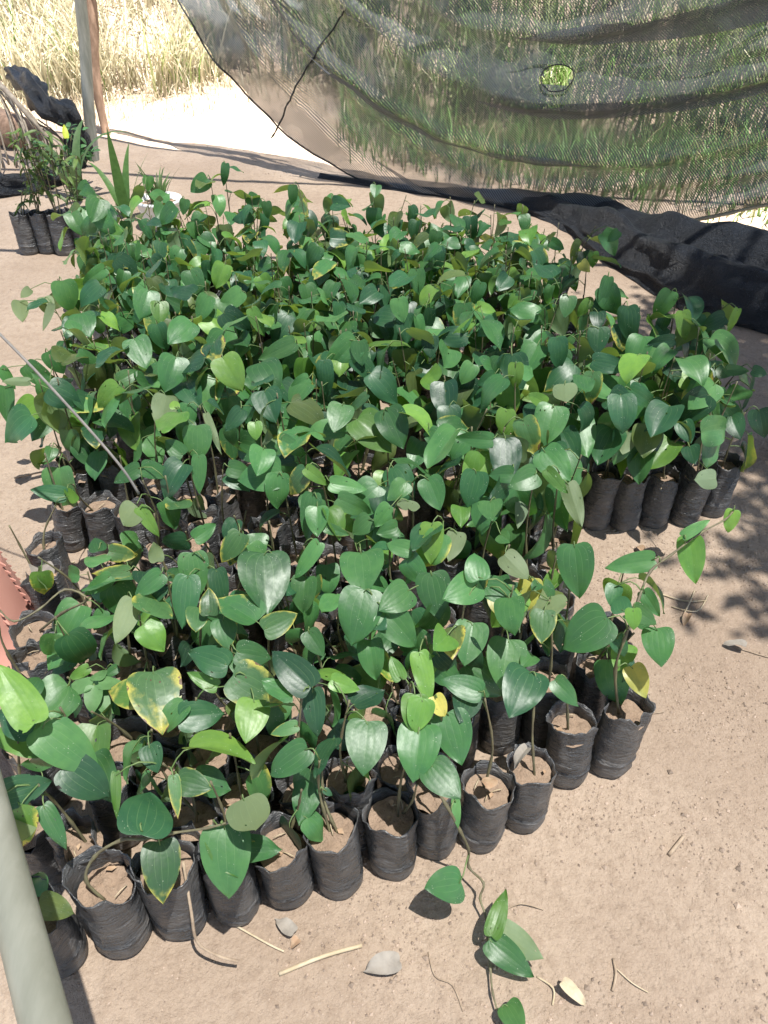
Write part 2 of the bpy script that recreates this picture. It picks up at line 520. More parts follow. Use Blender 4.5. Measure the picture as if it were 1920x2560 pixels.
grass('straw_litter', 'dry straw litter at the foot of the sunlit bank', 2600, pl_lit, (0.08, 0.3), lambda x, y, r: (0.58, 0.52, 0.38), (0.003, 0.007), 8)

# ------------------------------------------------------------------ shade canopy over the bed (above the frame)
E0 = Vector((-2.9, 6.46, 0)); E1 = Vector((3.6, 3.3, 0))
roof = thing('shade_canopy', 'black shade net roof on thin poles stretched over the seedling bed', 'shade canopy', (0, 0, 0))
mb = MB(); vs = []; NXR, NYR = 16, 14
for j in range(NYR + 1):
    for i in range(NXR + 1):
        a_ = i / NXR; b_ = j / NYR
        far = E0.lerp(E1, a_); near = Vector((-2.9 + 6.5 * a_, -4.0, 0))
        p = near.lerp(far, b_)
        vs.append((p.x, p.y, 2.34 - 0.10 * math.sin(math.pi * ((b_ * 4) % 1)) - 0.04 * math.sin(a_ * 9)))
mb.add(vs, [(j * (NXR + 1) + i, j * (NXR + 1) + i + 1, (j + 1) * (NXR + 1) + i + 1, (j + 1) * (NXR + 1) + i) for j in range(NYR) for i in range(NXR)])
link('roof_net', mb.mesh('roof_net', M['roofnet']), roof)
for (p, q) in (((-2.9, 6.46), (3.6, 3.3)), ((-3.0, 5.25), (3.6, 4.25)), ((-3.0, 3.75), (3.7, 3.30)), ((-3.0, -1.2), (3.7, -1.2))):
    mb = MB(); tube(mb, [(p[0], p[1], 2.37), ((p[0] + q[0]) / 2, (p[1] + q[1]) / 2, 2.36), (q[0], q[1], 2.37)], 0.022, 8)
    link('beam', mb.mesh('beam', M['brownpole']), roof)
for (x, y) in ((3.6, 3.3), (3.7, -1.2), (-3.0, -1.2)):
    mb = MB(); tube(mb, [(x, y, -0.1), (x, y, 1.2), (x, y, 2.4)], 0.04, 10)
    link('post', mb.mesh('post', M['brownpole']), roof)

# ------------------------------------------------------------------ hanging net curtain
net = thing('shade_net_curtain', 'torn black shade net hanging in swags with its hem bunched on the ground', 'shade net', (-0.09, 5.2, 0))
ED = Vector((0.88, -0.475, 0)); EN = Vector((-0.475, -0.88, 0))
def a_left(z):
    T = [(0, 0.0), (0.12, -0.36), (0.26, -0.68), (0.6, -1.08), (0.95, -1.38), (2.35, -2.3)]
    for (z0, a0), (z1, a1) in zip(T, T[1:]):
        if z <= z1: return a0 + (a1 - a0) * (z - z0) / (z1 - z0)
    return -2.3
def net_point(a, z):
    k = 0.30 if a < 0.9 else 0.13
    q = z - k * (a - 0.9) ** 2
    off = 0.0; dz = 0.0
    for qi, am, wd in ((-0.13, .03, .035), (0.02, .04, .04), (0.18, .03, .03), (0.31, .06, .032), (0.60, .06, .05), (0.74, .07, .035), (0.95, .07, .05)):
        qq = q - qi - 0.09 * noise.noise(Vector((a * 0.9, qi * 9, 0))) - 0.02 * noise.noise(Vector((a * 4, qi * 9, 3)))
        am = am * (0.55 + 0.9 * noise.noise(Vector((a * 1.1, qi * 13, 6))))
        g_ = math.exp(-(qq / wd) ** 2)
        off += am * g_
        dz -= am * 0.75 * g_ * (1 if qq < 0 else 0.5)
    off += 0.07 * noise.noise(Vector((a * 1.3, z * 2, 5))) + 0.13 * max(0, 0.5 - abs(z - 0.6)) + 0.03 * noise.noise(Vector((a * 5, z * 5, 5)))
    off -= 0.06 * (z / 2)
    zz = max(z + dz * min(z / 0.2, 1), 0.012)
    return ED * a + EN * off + Vector((0, 0, zz))
NU, NV = 150, 100
vs, uvs, keep = [], [], []
for j in range(NV + 1):
    z0 = 2.33 * (j / NV) ** 1.25
    for i in range(NU + 1):
        al = a_left(z0) + 0.02 * math.sin(z0 * 30)
        a_ = al + (3.55 - al) * i / NU
        zb = max(0, (a_ - 1.78) * 0.42)
        z = zb + z0 * (1 - zb / 2.33)
        vs.append(net_point(a_, z)); uvs.append((a_, z))
fs = []
for j in range(NV):
    for i in range(NU):
        k = j * (NU + 1) + i
        a_, z = uvs[k]
        if ((a_ - 1.15) / 0.085) ** 2 + ((z - 0.715) / 0.04) ** 2 < 1 + 0.0 * noise.noise(Vector((a_ * 30, z * 30, 0))): continue
        fs.append((k, k + 1, k + NU + 2, k + NU + 1))
mb = MB(); mb.add(vs, fs, uvs)
link('net_sheet', mb.mesh('net_sheet', M['net']), net)
mb = MB()
tube(mb, [net_point(1.165 + 0.088 * math.cos(t), 0.725 + 0.045 * math.sin(t)) + EN * 0.012 for t in [2 * math.pi * k / 24 for k in range(25)]], 0.0035, 5)
link('torn_hole_edge', mb.mesh('torn_hole_edge', M['hem']), net)
# stitched seam and rope edge
mb = MB()
tube(mb, [net_point(-0.74 + 0.62 * t + 0.004 * math.sin(t * 40), 0.20 + 0.78 * t) + EN * 0.015 for t in [k / 40 for k in range(41)]], [0.003 + 0.004 * abs(math.sin(k * 1.7)) for k in range(41)], 5)
link('stitched_seam', mb.mesh('stitched_seam', M['hem']), net)
mb = MB()
tube(mb, [net_point(1.72 + 1.7 * t, max(0.03, (1.72 + 1.7 * t - 1.78) * 0.42) + 0.005) + EN * 0.02 for t in [k / 40 for k in range(41)]], [0.008 + 0.004 * abs(math.sin(k * 1.3)) for k in range(41)], 6)
link('rope_edge', mb.mesh('rope_edge', M['rope']), net)
mb = MB()
tube(mb, [net_point(a_left(z), z) + EN * 0.004 for z in [0.01 + 2.2 * k / 50 for k in range(51)]], 0.006, 5)
link('selvedge', mb.mesh('selvedge', M['hem']), net)
# bunched hem
path = smooth_path([(-0.42, 5.36, .02), (0.0, 5.13, .022), (0.4, 4.97, .032), (0.78, 4.83, .065), (1.12, 4.52, .10), (1.38, 3.98, .16), (1.72, 3.44, .20), (2.25, 3.06, .19), (3.0, 2.75, .19)], 16)
mb = MB(); vs = []; NS = 40
for i, p in enumerate(path):
    t = (path[min(i + 1, len(path) - 1)] - path[max(i - 1, 0)]); t.z = 0; t.normalize()
    nrm = Vector((t.y, -t.x, 0))
    if nrm.y > 0: nrm = -nrm
    h = p.z; wd = h * 1.75
    for k in range(NS + 1):
        th = math.pi * k / NS
        s = i / len(path) * 6
        f1 = 0.75 * math.sin(5.2 * th + 2.2 * noise.noise(Vector((s * 1.1, 0, 1))) * 2 + s * 0.8)
        f2 = 0.30 * noise.noise(Vector((s * 2.2, th * 3, 7))) + 0.16 * noise.noise(Vector((s * 6, th * 7, 3)))
        rr = 1 + (f1 * 0.55 + f2) * math.sin(th) ** 0.5
        vs.append((p.x + nrm.x * math.cos(th) * wd * (1 + f2 * 0.5) - 0.0, p.y + nrm.y * math.cos(th) * wd * (1 + f2 * 0.5), max(0.0, math.sin(th) * h * rr) + 0.004))
nn = NS + 1
mb.add([Vector(v) - Vector((-0.09, 5.2, 0)) for v in vs], [(i * nn + k, i * nn + k + 1, (i + 1) * nn + k + 1, (i + 1) * nn + k) for i in range(len(path) - 1) for k in range(NS)])
link('bunched_hem', mb.mesh('bunched_hem', M['hem']), net)
# doubled folds of the net
for (q0, q1, a0, a1) in ((0.50, 0.62, 0.7, 3.5), (0.27, 0.33, -0.4, 1.5), (-0.06, -0.02, 0.0, 1.7), (0.82, 0.98, 0.9, 3.5)):
    vs, uvs = [], []
    for j in range(7):
        for i in range(91):
            a_ = a0 + (a1 - a0) * i / 90
            t_ = i / 90
            q = q0 + (q1 - q0) * (0.5 + (j / 6 - 0.5) * min(1, 6 * t_, 6 * (1 - t_)) * (0.75 + 0.5 * noise.noise(Vector((a_ * 1.7, q0 * 20, 0)))))
            z = q + (0.30 if a_ < 0.9 else 0.13) * (a_ - 0.9) ** 2
            vs.append(net_point(a_, max(z, 0.02)) + EN * 0.03); uvs.append((a_ * 0.96 + z * 0.2, z * 1.03 - 0.1 * a_))
    mb = MB(); mb.add(vs, [(j * 91 + i, j * 91 + i + 1, (j + 1) * 91 + i + 1, (j + 1) * 91 + i) for j in range(6) for i in range(90)], uvs)
    link('net_fold', mb.mesh('net_fold', M['net']), net)

# ------------------------------------------------------------------ posts, rail, wire
mb = MB(); tube(mb, smooth_path([(-2.03, 5.72, -0.1), (-1.98, 5.74, 0.35), (-1.90, 5.78, 0.95), (-1.80, 5.85, 2.36)]), 0.037, 14)
tag(link('grey_post', mb.mesh('grey_post', M['greypole'])), 'thick weathered grey post leaning at the back left of the bed', 'post')
mb = MB(); tube(mb, smooth_path([(-2.09, 6.33, -0.1), (-2.10, 6.35, 0.35), (-2.02, 6.36, 0.85), (-1.99, 6.38, 1.5), (-1.96, 6.42, 2.4)]), [0.033 + 0.004 * math.sin(k * 1.9) for k in range(17)], 10)
tag(link('wooden_pole', mb.mesh('wooden_pole', M['brownpole'])), 'thin crooked brown wooden pole just right of the grey post', 'pole')
rail = thing('rail', 'pale grey green pipe rail crossing the near left corner', 'rail', (-1.1, 1.42, 0))
RO_ = Vector((-1.1, 1.42, 0))
mb = MB(); tube(mb, [Vector(p) - RO_ for p in ((-1.14, 1.46, 0.66), (-0.6, 0.70, 0.66), (-0.312, 0.25, 0.66), (0.2, -0.55, 0.66))], 0.0225, 18)
link('pipe', mb.mesh('pipe', M['rail']), rail)
for x, y in ((-1.1, 1.42), (0.16, -0.5)):
    mb = MB(); tube(mb, [Vector((x, y, z)) - RO_ for z in (-0.05, 0.3, 0.64)], 0.022, 12)
    link('post', mb.mesh('post', M['rail']), rail)
mb = MB(); tube(mb, smooth_path([(-1.15, 1.62, 1.15), (-0.81, 1.478, 0.80), (-0.69, 1.44, 0.645), (-0.593, 1.409, 0.50), (-0.56, 1.40, 0.42)]), 0.0030, 6)
tag(link('thin_stick', mb.mesh('thin_stick', M['wire'])), 'thin grey stick slanting down into the leaves from the left edge', 'stick')

# ------------------------------------------------------------------ pink basket
bk = thing('basket', 'pink plastic basket with slotted sides cut by the left edge', 'basket', (-1.045, 1.32, 0))
mb = MB(); NSB = 64
prof = [(0.172, 0.0), (0.176, 0.004), (0.176, 0.014), (0.170, 0.018), (0.155, 0.12), (0.138, 0.23), (0.128, 0.275), (0.115, 0.285), (0.0, 0.286)]
vs = [(rr * math.cos(2 * math.pi * k / NSB), rr * math.sin(2 * math.pi * k / NSB), z) for rr, z in prof for k in range(NSB)]
mb.add(vs, [(i * NSB + k, i * NSB + (k + 1) % NSB, (i + 1) * NSB + (k + 1) % NSB, (i + 1) * NSB + k) for i in range(len(prof) - 1) for k in range(NSB)])
link('body', mb.mesh('body', M['pink']), bk)
fin = MB()
fin.add([(-.004, -.010, -.006), (.004, -.010, -.006), (.004, .010, -.004), (-.004, .010, -.004), (-.002, -.008, .010), (.002, -.008, .010)],
        [(0, 1, 5, 4), (1, 2, 5), (0, 4, 3), (3, 4, 5, 2), (3, 2, 1, 0)])
finm = fin.mesh('rib', M['pink'], smooth=False)
for row in range(-4, 4):
    th0 = row * 0.62 - 0.35
    for k in range(9):
        z = 0.035 + k * 0.026
        rr = 0.170 - (z - 0.018) * 0.155
        o = link('rib', finm, bk, (rr * math.cos(th0), rr * math.sin(th0), z))
        o.rotation_euler = Matrix(((0, -math.sin(th0), math.cos(th0)), (0, math.cos(th0), math.sin(th0)), (-1, 0, 0))).transposed().to_euler() if False else (R(90), 0, th0 + R(90))
# ------------------------------------------------------------------ seedling bags
def bag_mesh(seed, seg=32):
    r = random.Random(seed)
    sd = Vector((seed * 3.1, seed * 1.7, 0))
    rings = [(0.55, 0.0), (0.86, 0.002), (0.96, 0.010), (1.0, 0.020), (0.995, 0.032), (1.0, 0.043), (1.0, 0.048), (1.04, 0.052), (0.985, 0.056)]
    rings += [(1.0 + r.uniform(-.012, .012), 0.056 + 0.0108 * q) for q in range(1, 13)] + [(1.01, 0.195), (1.025, 0.202)]
    lob = [(r.uniform(0, am_), r.uniform(0, 6.3), k) for k, am_ in ((2, .09), (3, .06), (5, .05), (7, .03))]
    if seed >= 10: lob = [(am * 3.0, ph, k) for am, ph, k in lob]
    fl = r.uniform(-.06, .06) if seed < 10 else -.12
    tear = r.uniform(0, 6.3)
    mb = MB(); vs = []
    def rad(th, z, f):
        w_ = z / 0.2
        q = sum(am * math.cos(k * th + ph) * (0.35 + 1.0 * w_ ** 4) for am, ph, k in lob)
        wr = 0.06 * noise.noise(Vector((math.cos(th) * 1.6, math.sin(th) * 1.6, z * 75)) + sd)
        wr += 0.085 * noise.noise(Vector((math.cos(th) * 3, math.sin(th) * 3, z * 12)) + sd) * (0.4 + w_ + 0.9 * w_ ** 6)
        return 0.048 * f * (1 + q + wr + fl * w_ * w_)
    for f, z in rings:
        for k in range(seg):
            th = 2 * math.pi * k / seg
            zz = z
            if z > 0.17:
                zz += (z - 0.17) / 0.03 * (0.022 * noise.noise(Vector((math.cos(th) * 1.7, math.sin(th) * 1.7, 3)) + sd) - 0.022 * math.exp(-((((th - tear + math.pi) % 6.283) - math.pi) / 0.5) ** 2))
            if 0.045 < z < 0.06: zz += 0.006 * noise.noise(Vector((math.cos(th) * 1.2, math.sin(th) * 1.2, 8)) + sd)
            rr = rad(th, z, f)
            vs.append((rr * math.cos(th), rr * math.sin(th), zz))
    no = len(rings)
    for f, z in ((0.985, 0.199), (0.95, 0.18), (0.93, 0.135)):
        for k in range(seg):
            th = 2 * math.pi * k / seg
            b = vs[(no - 1) * seg + k]
            zz = b[2] - (0.2 - z) if z > 0.17 else z
            rr = rad(th, 0.2 if z > 0.19 else z, f)
            vs.append((rr * math.cos(th), rr * math.sin(th), zz))
    n = no + 3
    fs = [(i * seg + k, i * seg + (k + 1) % seg, (i + 1) * seg + (k + 1) % seg, (i + 1) * seg + k) for i in range(n - 1) for k in range(seg)]
    fs.append(tuple(range(seg - 1, -1, -1)))
    mb.add(vs, fs)
    return mb.mesh('bag', M['bag'])
def soil_mesh(seed):
    r = random.Random(seed + 50); sd = Vector((seed * 5.1, 2, 0))
    mb = MB(); vs = [(0, 0, 0.178 + 0.006 * noise.noise(sd))]
    seg = 20
    for q, f in enumerate((0.25, 0.5, 0.75, 0.955)):
        for k in range(seg):
            th = 2 * math.pi * k / seg
            p = Vector((math.cos(th) * f * 3, math.sin(th) * f * 3, 0))
            vs.append((0.046 * f * math.cos(th), 0.046 * f * math.sin(th), 0.176 + 0.009 * noise.noise(p + sd) + 0.006 * noise.noise(p * 3 + sd) - 0.004 * f))
    fs = [(0, 1 + k, 1 + (k + 1) % seg) for k in range(seg)]
    for q in range(3):
        b = 1 + q * seg
        fs += [(b + k, b + seg + k, b + seg + (k + 1) % seg, b + (k + 1) % seg) for k in range(seg)]
    mb.add(vs, fs)
    for q in range(r.randint(0, 4)):
        a_, d_ = r.uniform(0, 6.28), r.uniform(.005, .038)
        c = Vector((d_ * math.cos(a_), d_ * math.sin(a_), .182))
        if r.random() < 0.45:
            e = Vector((r.uniform(-.025, .025), r.uniform(-.025, .025), r.uniform(0, .006))); tube(mb, [c, c + e * .5 + Vector((0, 0, .003)), c + e], .0011, 4, 2)
        else:
            L_ = r.uniform(.010, .020); z_ = r.uniform(0, 6.28); X_ = Vector((math.cos(z_), math.sin(z_), r.uniform(-.3, .4))) * L_; Y_ = Vector((-math.sin(z_), math.cos(z_), r.uniform(-.2, .5))) * L_ * .35
            up_ = Vector((0, 0, L_ * .22))
            mb.add([c - X_ * .5, c - Y_ + up_, c + X_ * .5 + up_ * .5, c + Y_ + up_ * 1.3, c], [(0, 1, 4), (1, 2, 4), (2, 3, 4), (3, 0, 4)], None, r.choice((1, 1, 2)))
    return mb.mesh('soil', [M['soil'], M['drybrown'], M['straw']])
BAGS = [bag_mesh(k) for k in range(16)]
SOILS = [soil_mesh(k) for k in range(12)]

LC = {'g': (0.066, 0.185, 0.058), 'd': (0.032, 0.106, 0.046), 'l': (0.135, 0.275, 0.050), 'y': (0.48, 0.44, 0.10), 'e': (0.070, 0.170, 0.062),
      'x': (0.066, 0.155, 0.056), 'o': (0.10, 0.145, 0.045), 'p': (0.13, 0.21, 0.12)}
def leafcol(c, r):
    b = LC[c]; k = r.uniform(0.75, 1.3)
    return (b[0] * k, b[1] * k, b[2] * k, 1)
LM = {'e': 'leaf_edge', 'x': 'leaf_rot'}

# shared leaf shapes, petiole included; petiole root PR is the point that sits on the stem
LEAFV = []
for k in range(30):
    r = random.Random(100 + k)
    mb = MB()
    L = 0.104 * r.uniform(0.92, 1.08); W = L * r.uniform(0.62, 0.86)
    blade(mb, L, W, r, 12, 12, droop=r.uniform(-0.2, 1.3), wave=1.6, holes=(1 if k % 5 == 2 else 0))
    dl = r.uniform(0.030, 0.048); an = R(r.uniform(30, 65))
    pr = Vector((r.uniform(-.008, .008), -dl * math.cos(an), -dl * math.sin(an)))
    tube(mb, [pr, pr * 0.6 + Vector((0, 0, 0.006)), pr * 0.25 + Vector((0, 0, 0.006)), Vector((0, 0.004, 0.0005))], [0.0016, .0013, .0012, .0009], 5, 1, cap=False)
    which = 'leaf' if k < 24 else ('leaf_edge' if k < 28 else 'leaf_rot')
    LEAFV.append((mb.mesh('leaf', [M[which], M['petiole']]), pr, which))

FRONT = [(-.578, .585), (-.474, .616), (-.376, .648), (-.277, .672), (-.18, .703), (-.084, .720), (.017, .756), (.103, .798), (.191, .812), (.285, .852), (.392, .950), (.492, .976)]
RIGHT = [(.634, 1.80), (.722, 1.80), (.812, 1.812), (.908, 1.822), (1.01, 1.866)]
LEFT = [(-.905, 1.70), (-.80, 1.68), (-.70, 1.66), (-.86, 1.47), (-.83, 1.36), (-.80, 1.22), (-.78, 1.10), (-.70, .90), (-.72, 1.00), (-.64, .75)]
POLY = [(-.62, .60), (.53, .95), (.50, 1.3), (.53, 1.70), (1.06, 1.80), (1.06, 2.42), (.74, 2.5), (.70, 3.40), (-1.30, 3.42), (-.95, 1.75), (-.80, 1.15), (-.68, .75)]
def inside(x, y):
    c = False
    for i in range(len(POLY)):
        (x0, y0), (x1, y1) = POLY[i], POLY[i - 1]
        if (y0 > y) != (y1 > y) and x < (x1 - x0) * (y - y0) / (y1 - y0) + x0: c = not c
    return c
spots = [(x, y, 'front', i) for i, (x, y) in enumerate(FRONT)] + [(x, y, 'right', i) for i, (x, y) in enumerate(RIGHT)] + [(x, y, 'left', i) for i, (x, y) in enumerate(LEFT)]
rx, ry = math.cos(R(15)), math.sin(R(15))
cand = []
for k in range(0, 34):
    sp = 0.103 if k < 11 else 0.112
    for j in range(-14, 26):
        x = -.578 + rx * j * sp - ry * k * 0.106 + (k % 2) * 0.05 + rnd.uniform(-.012, .012)
        y = .585 + ry * j * sp + rx * k * 0.106 + rnd.uniform(-.012, .012)
        if inside(x, y): cand.append((x, y))
cand.sort(key=lambda p: p[1])
for x, y in cand:
    dens = 1.0 if y < 1.5 else 0.74
    # the bare strip seen through the middle of the bed
    if abs(x - (0.10 + 0.06 * (y - 2))) < 0.06 and 1.55 < y < 2.3: dens = 0.25
    if rnd.random() > dens: continue
    if all((x - s[0]) ** 2 + (y - s[1]) ** 2 > 0.089 ** 2 for s in spots): spots.append((x, y, 'mid', 0))
spots.append((1.37, 2.16, 'far_right', 0))

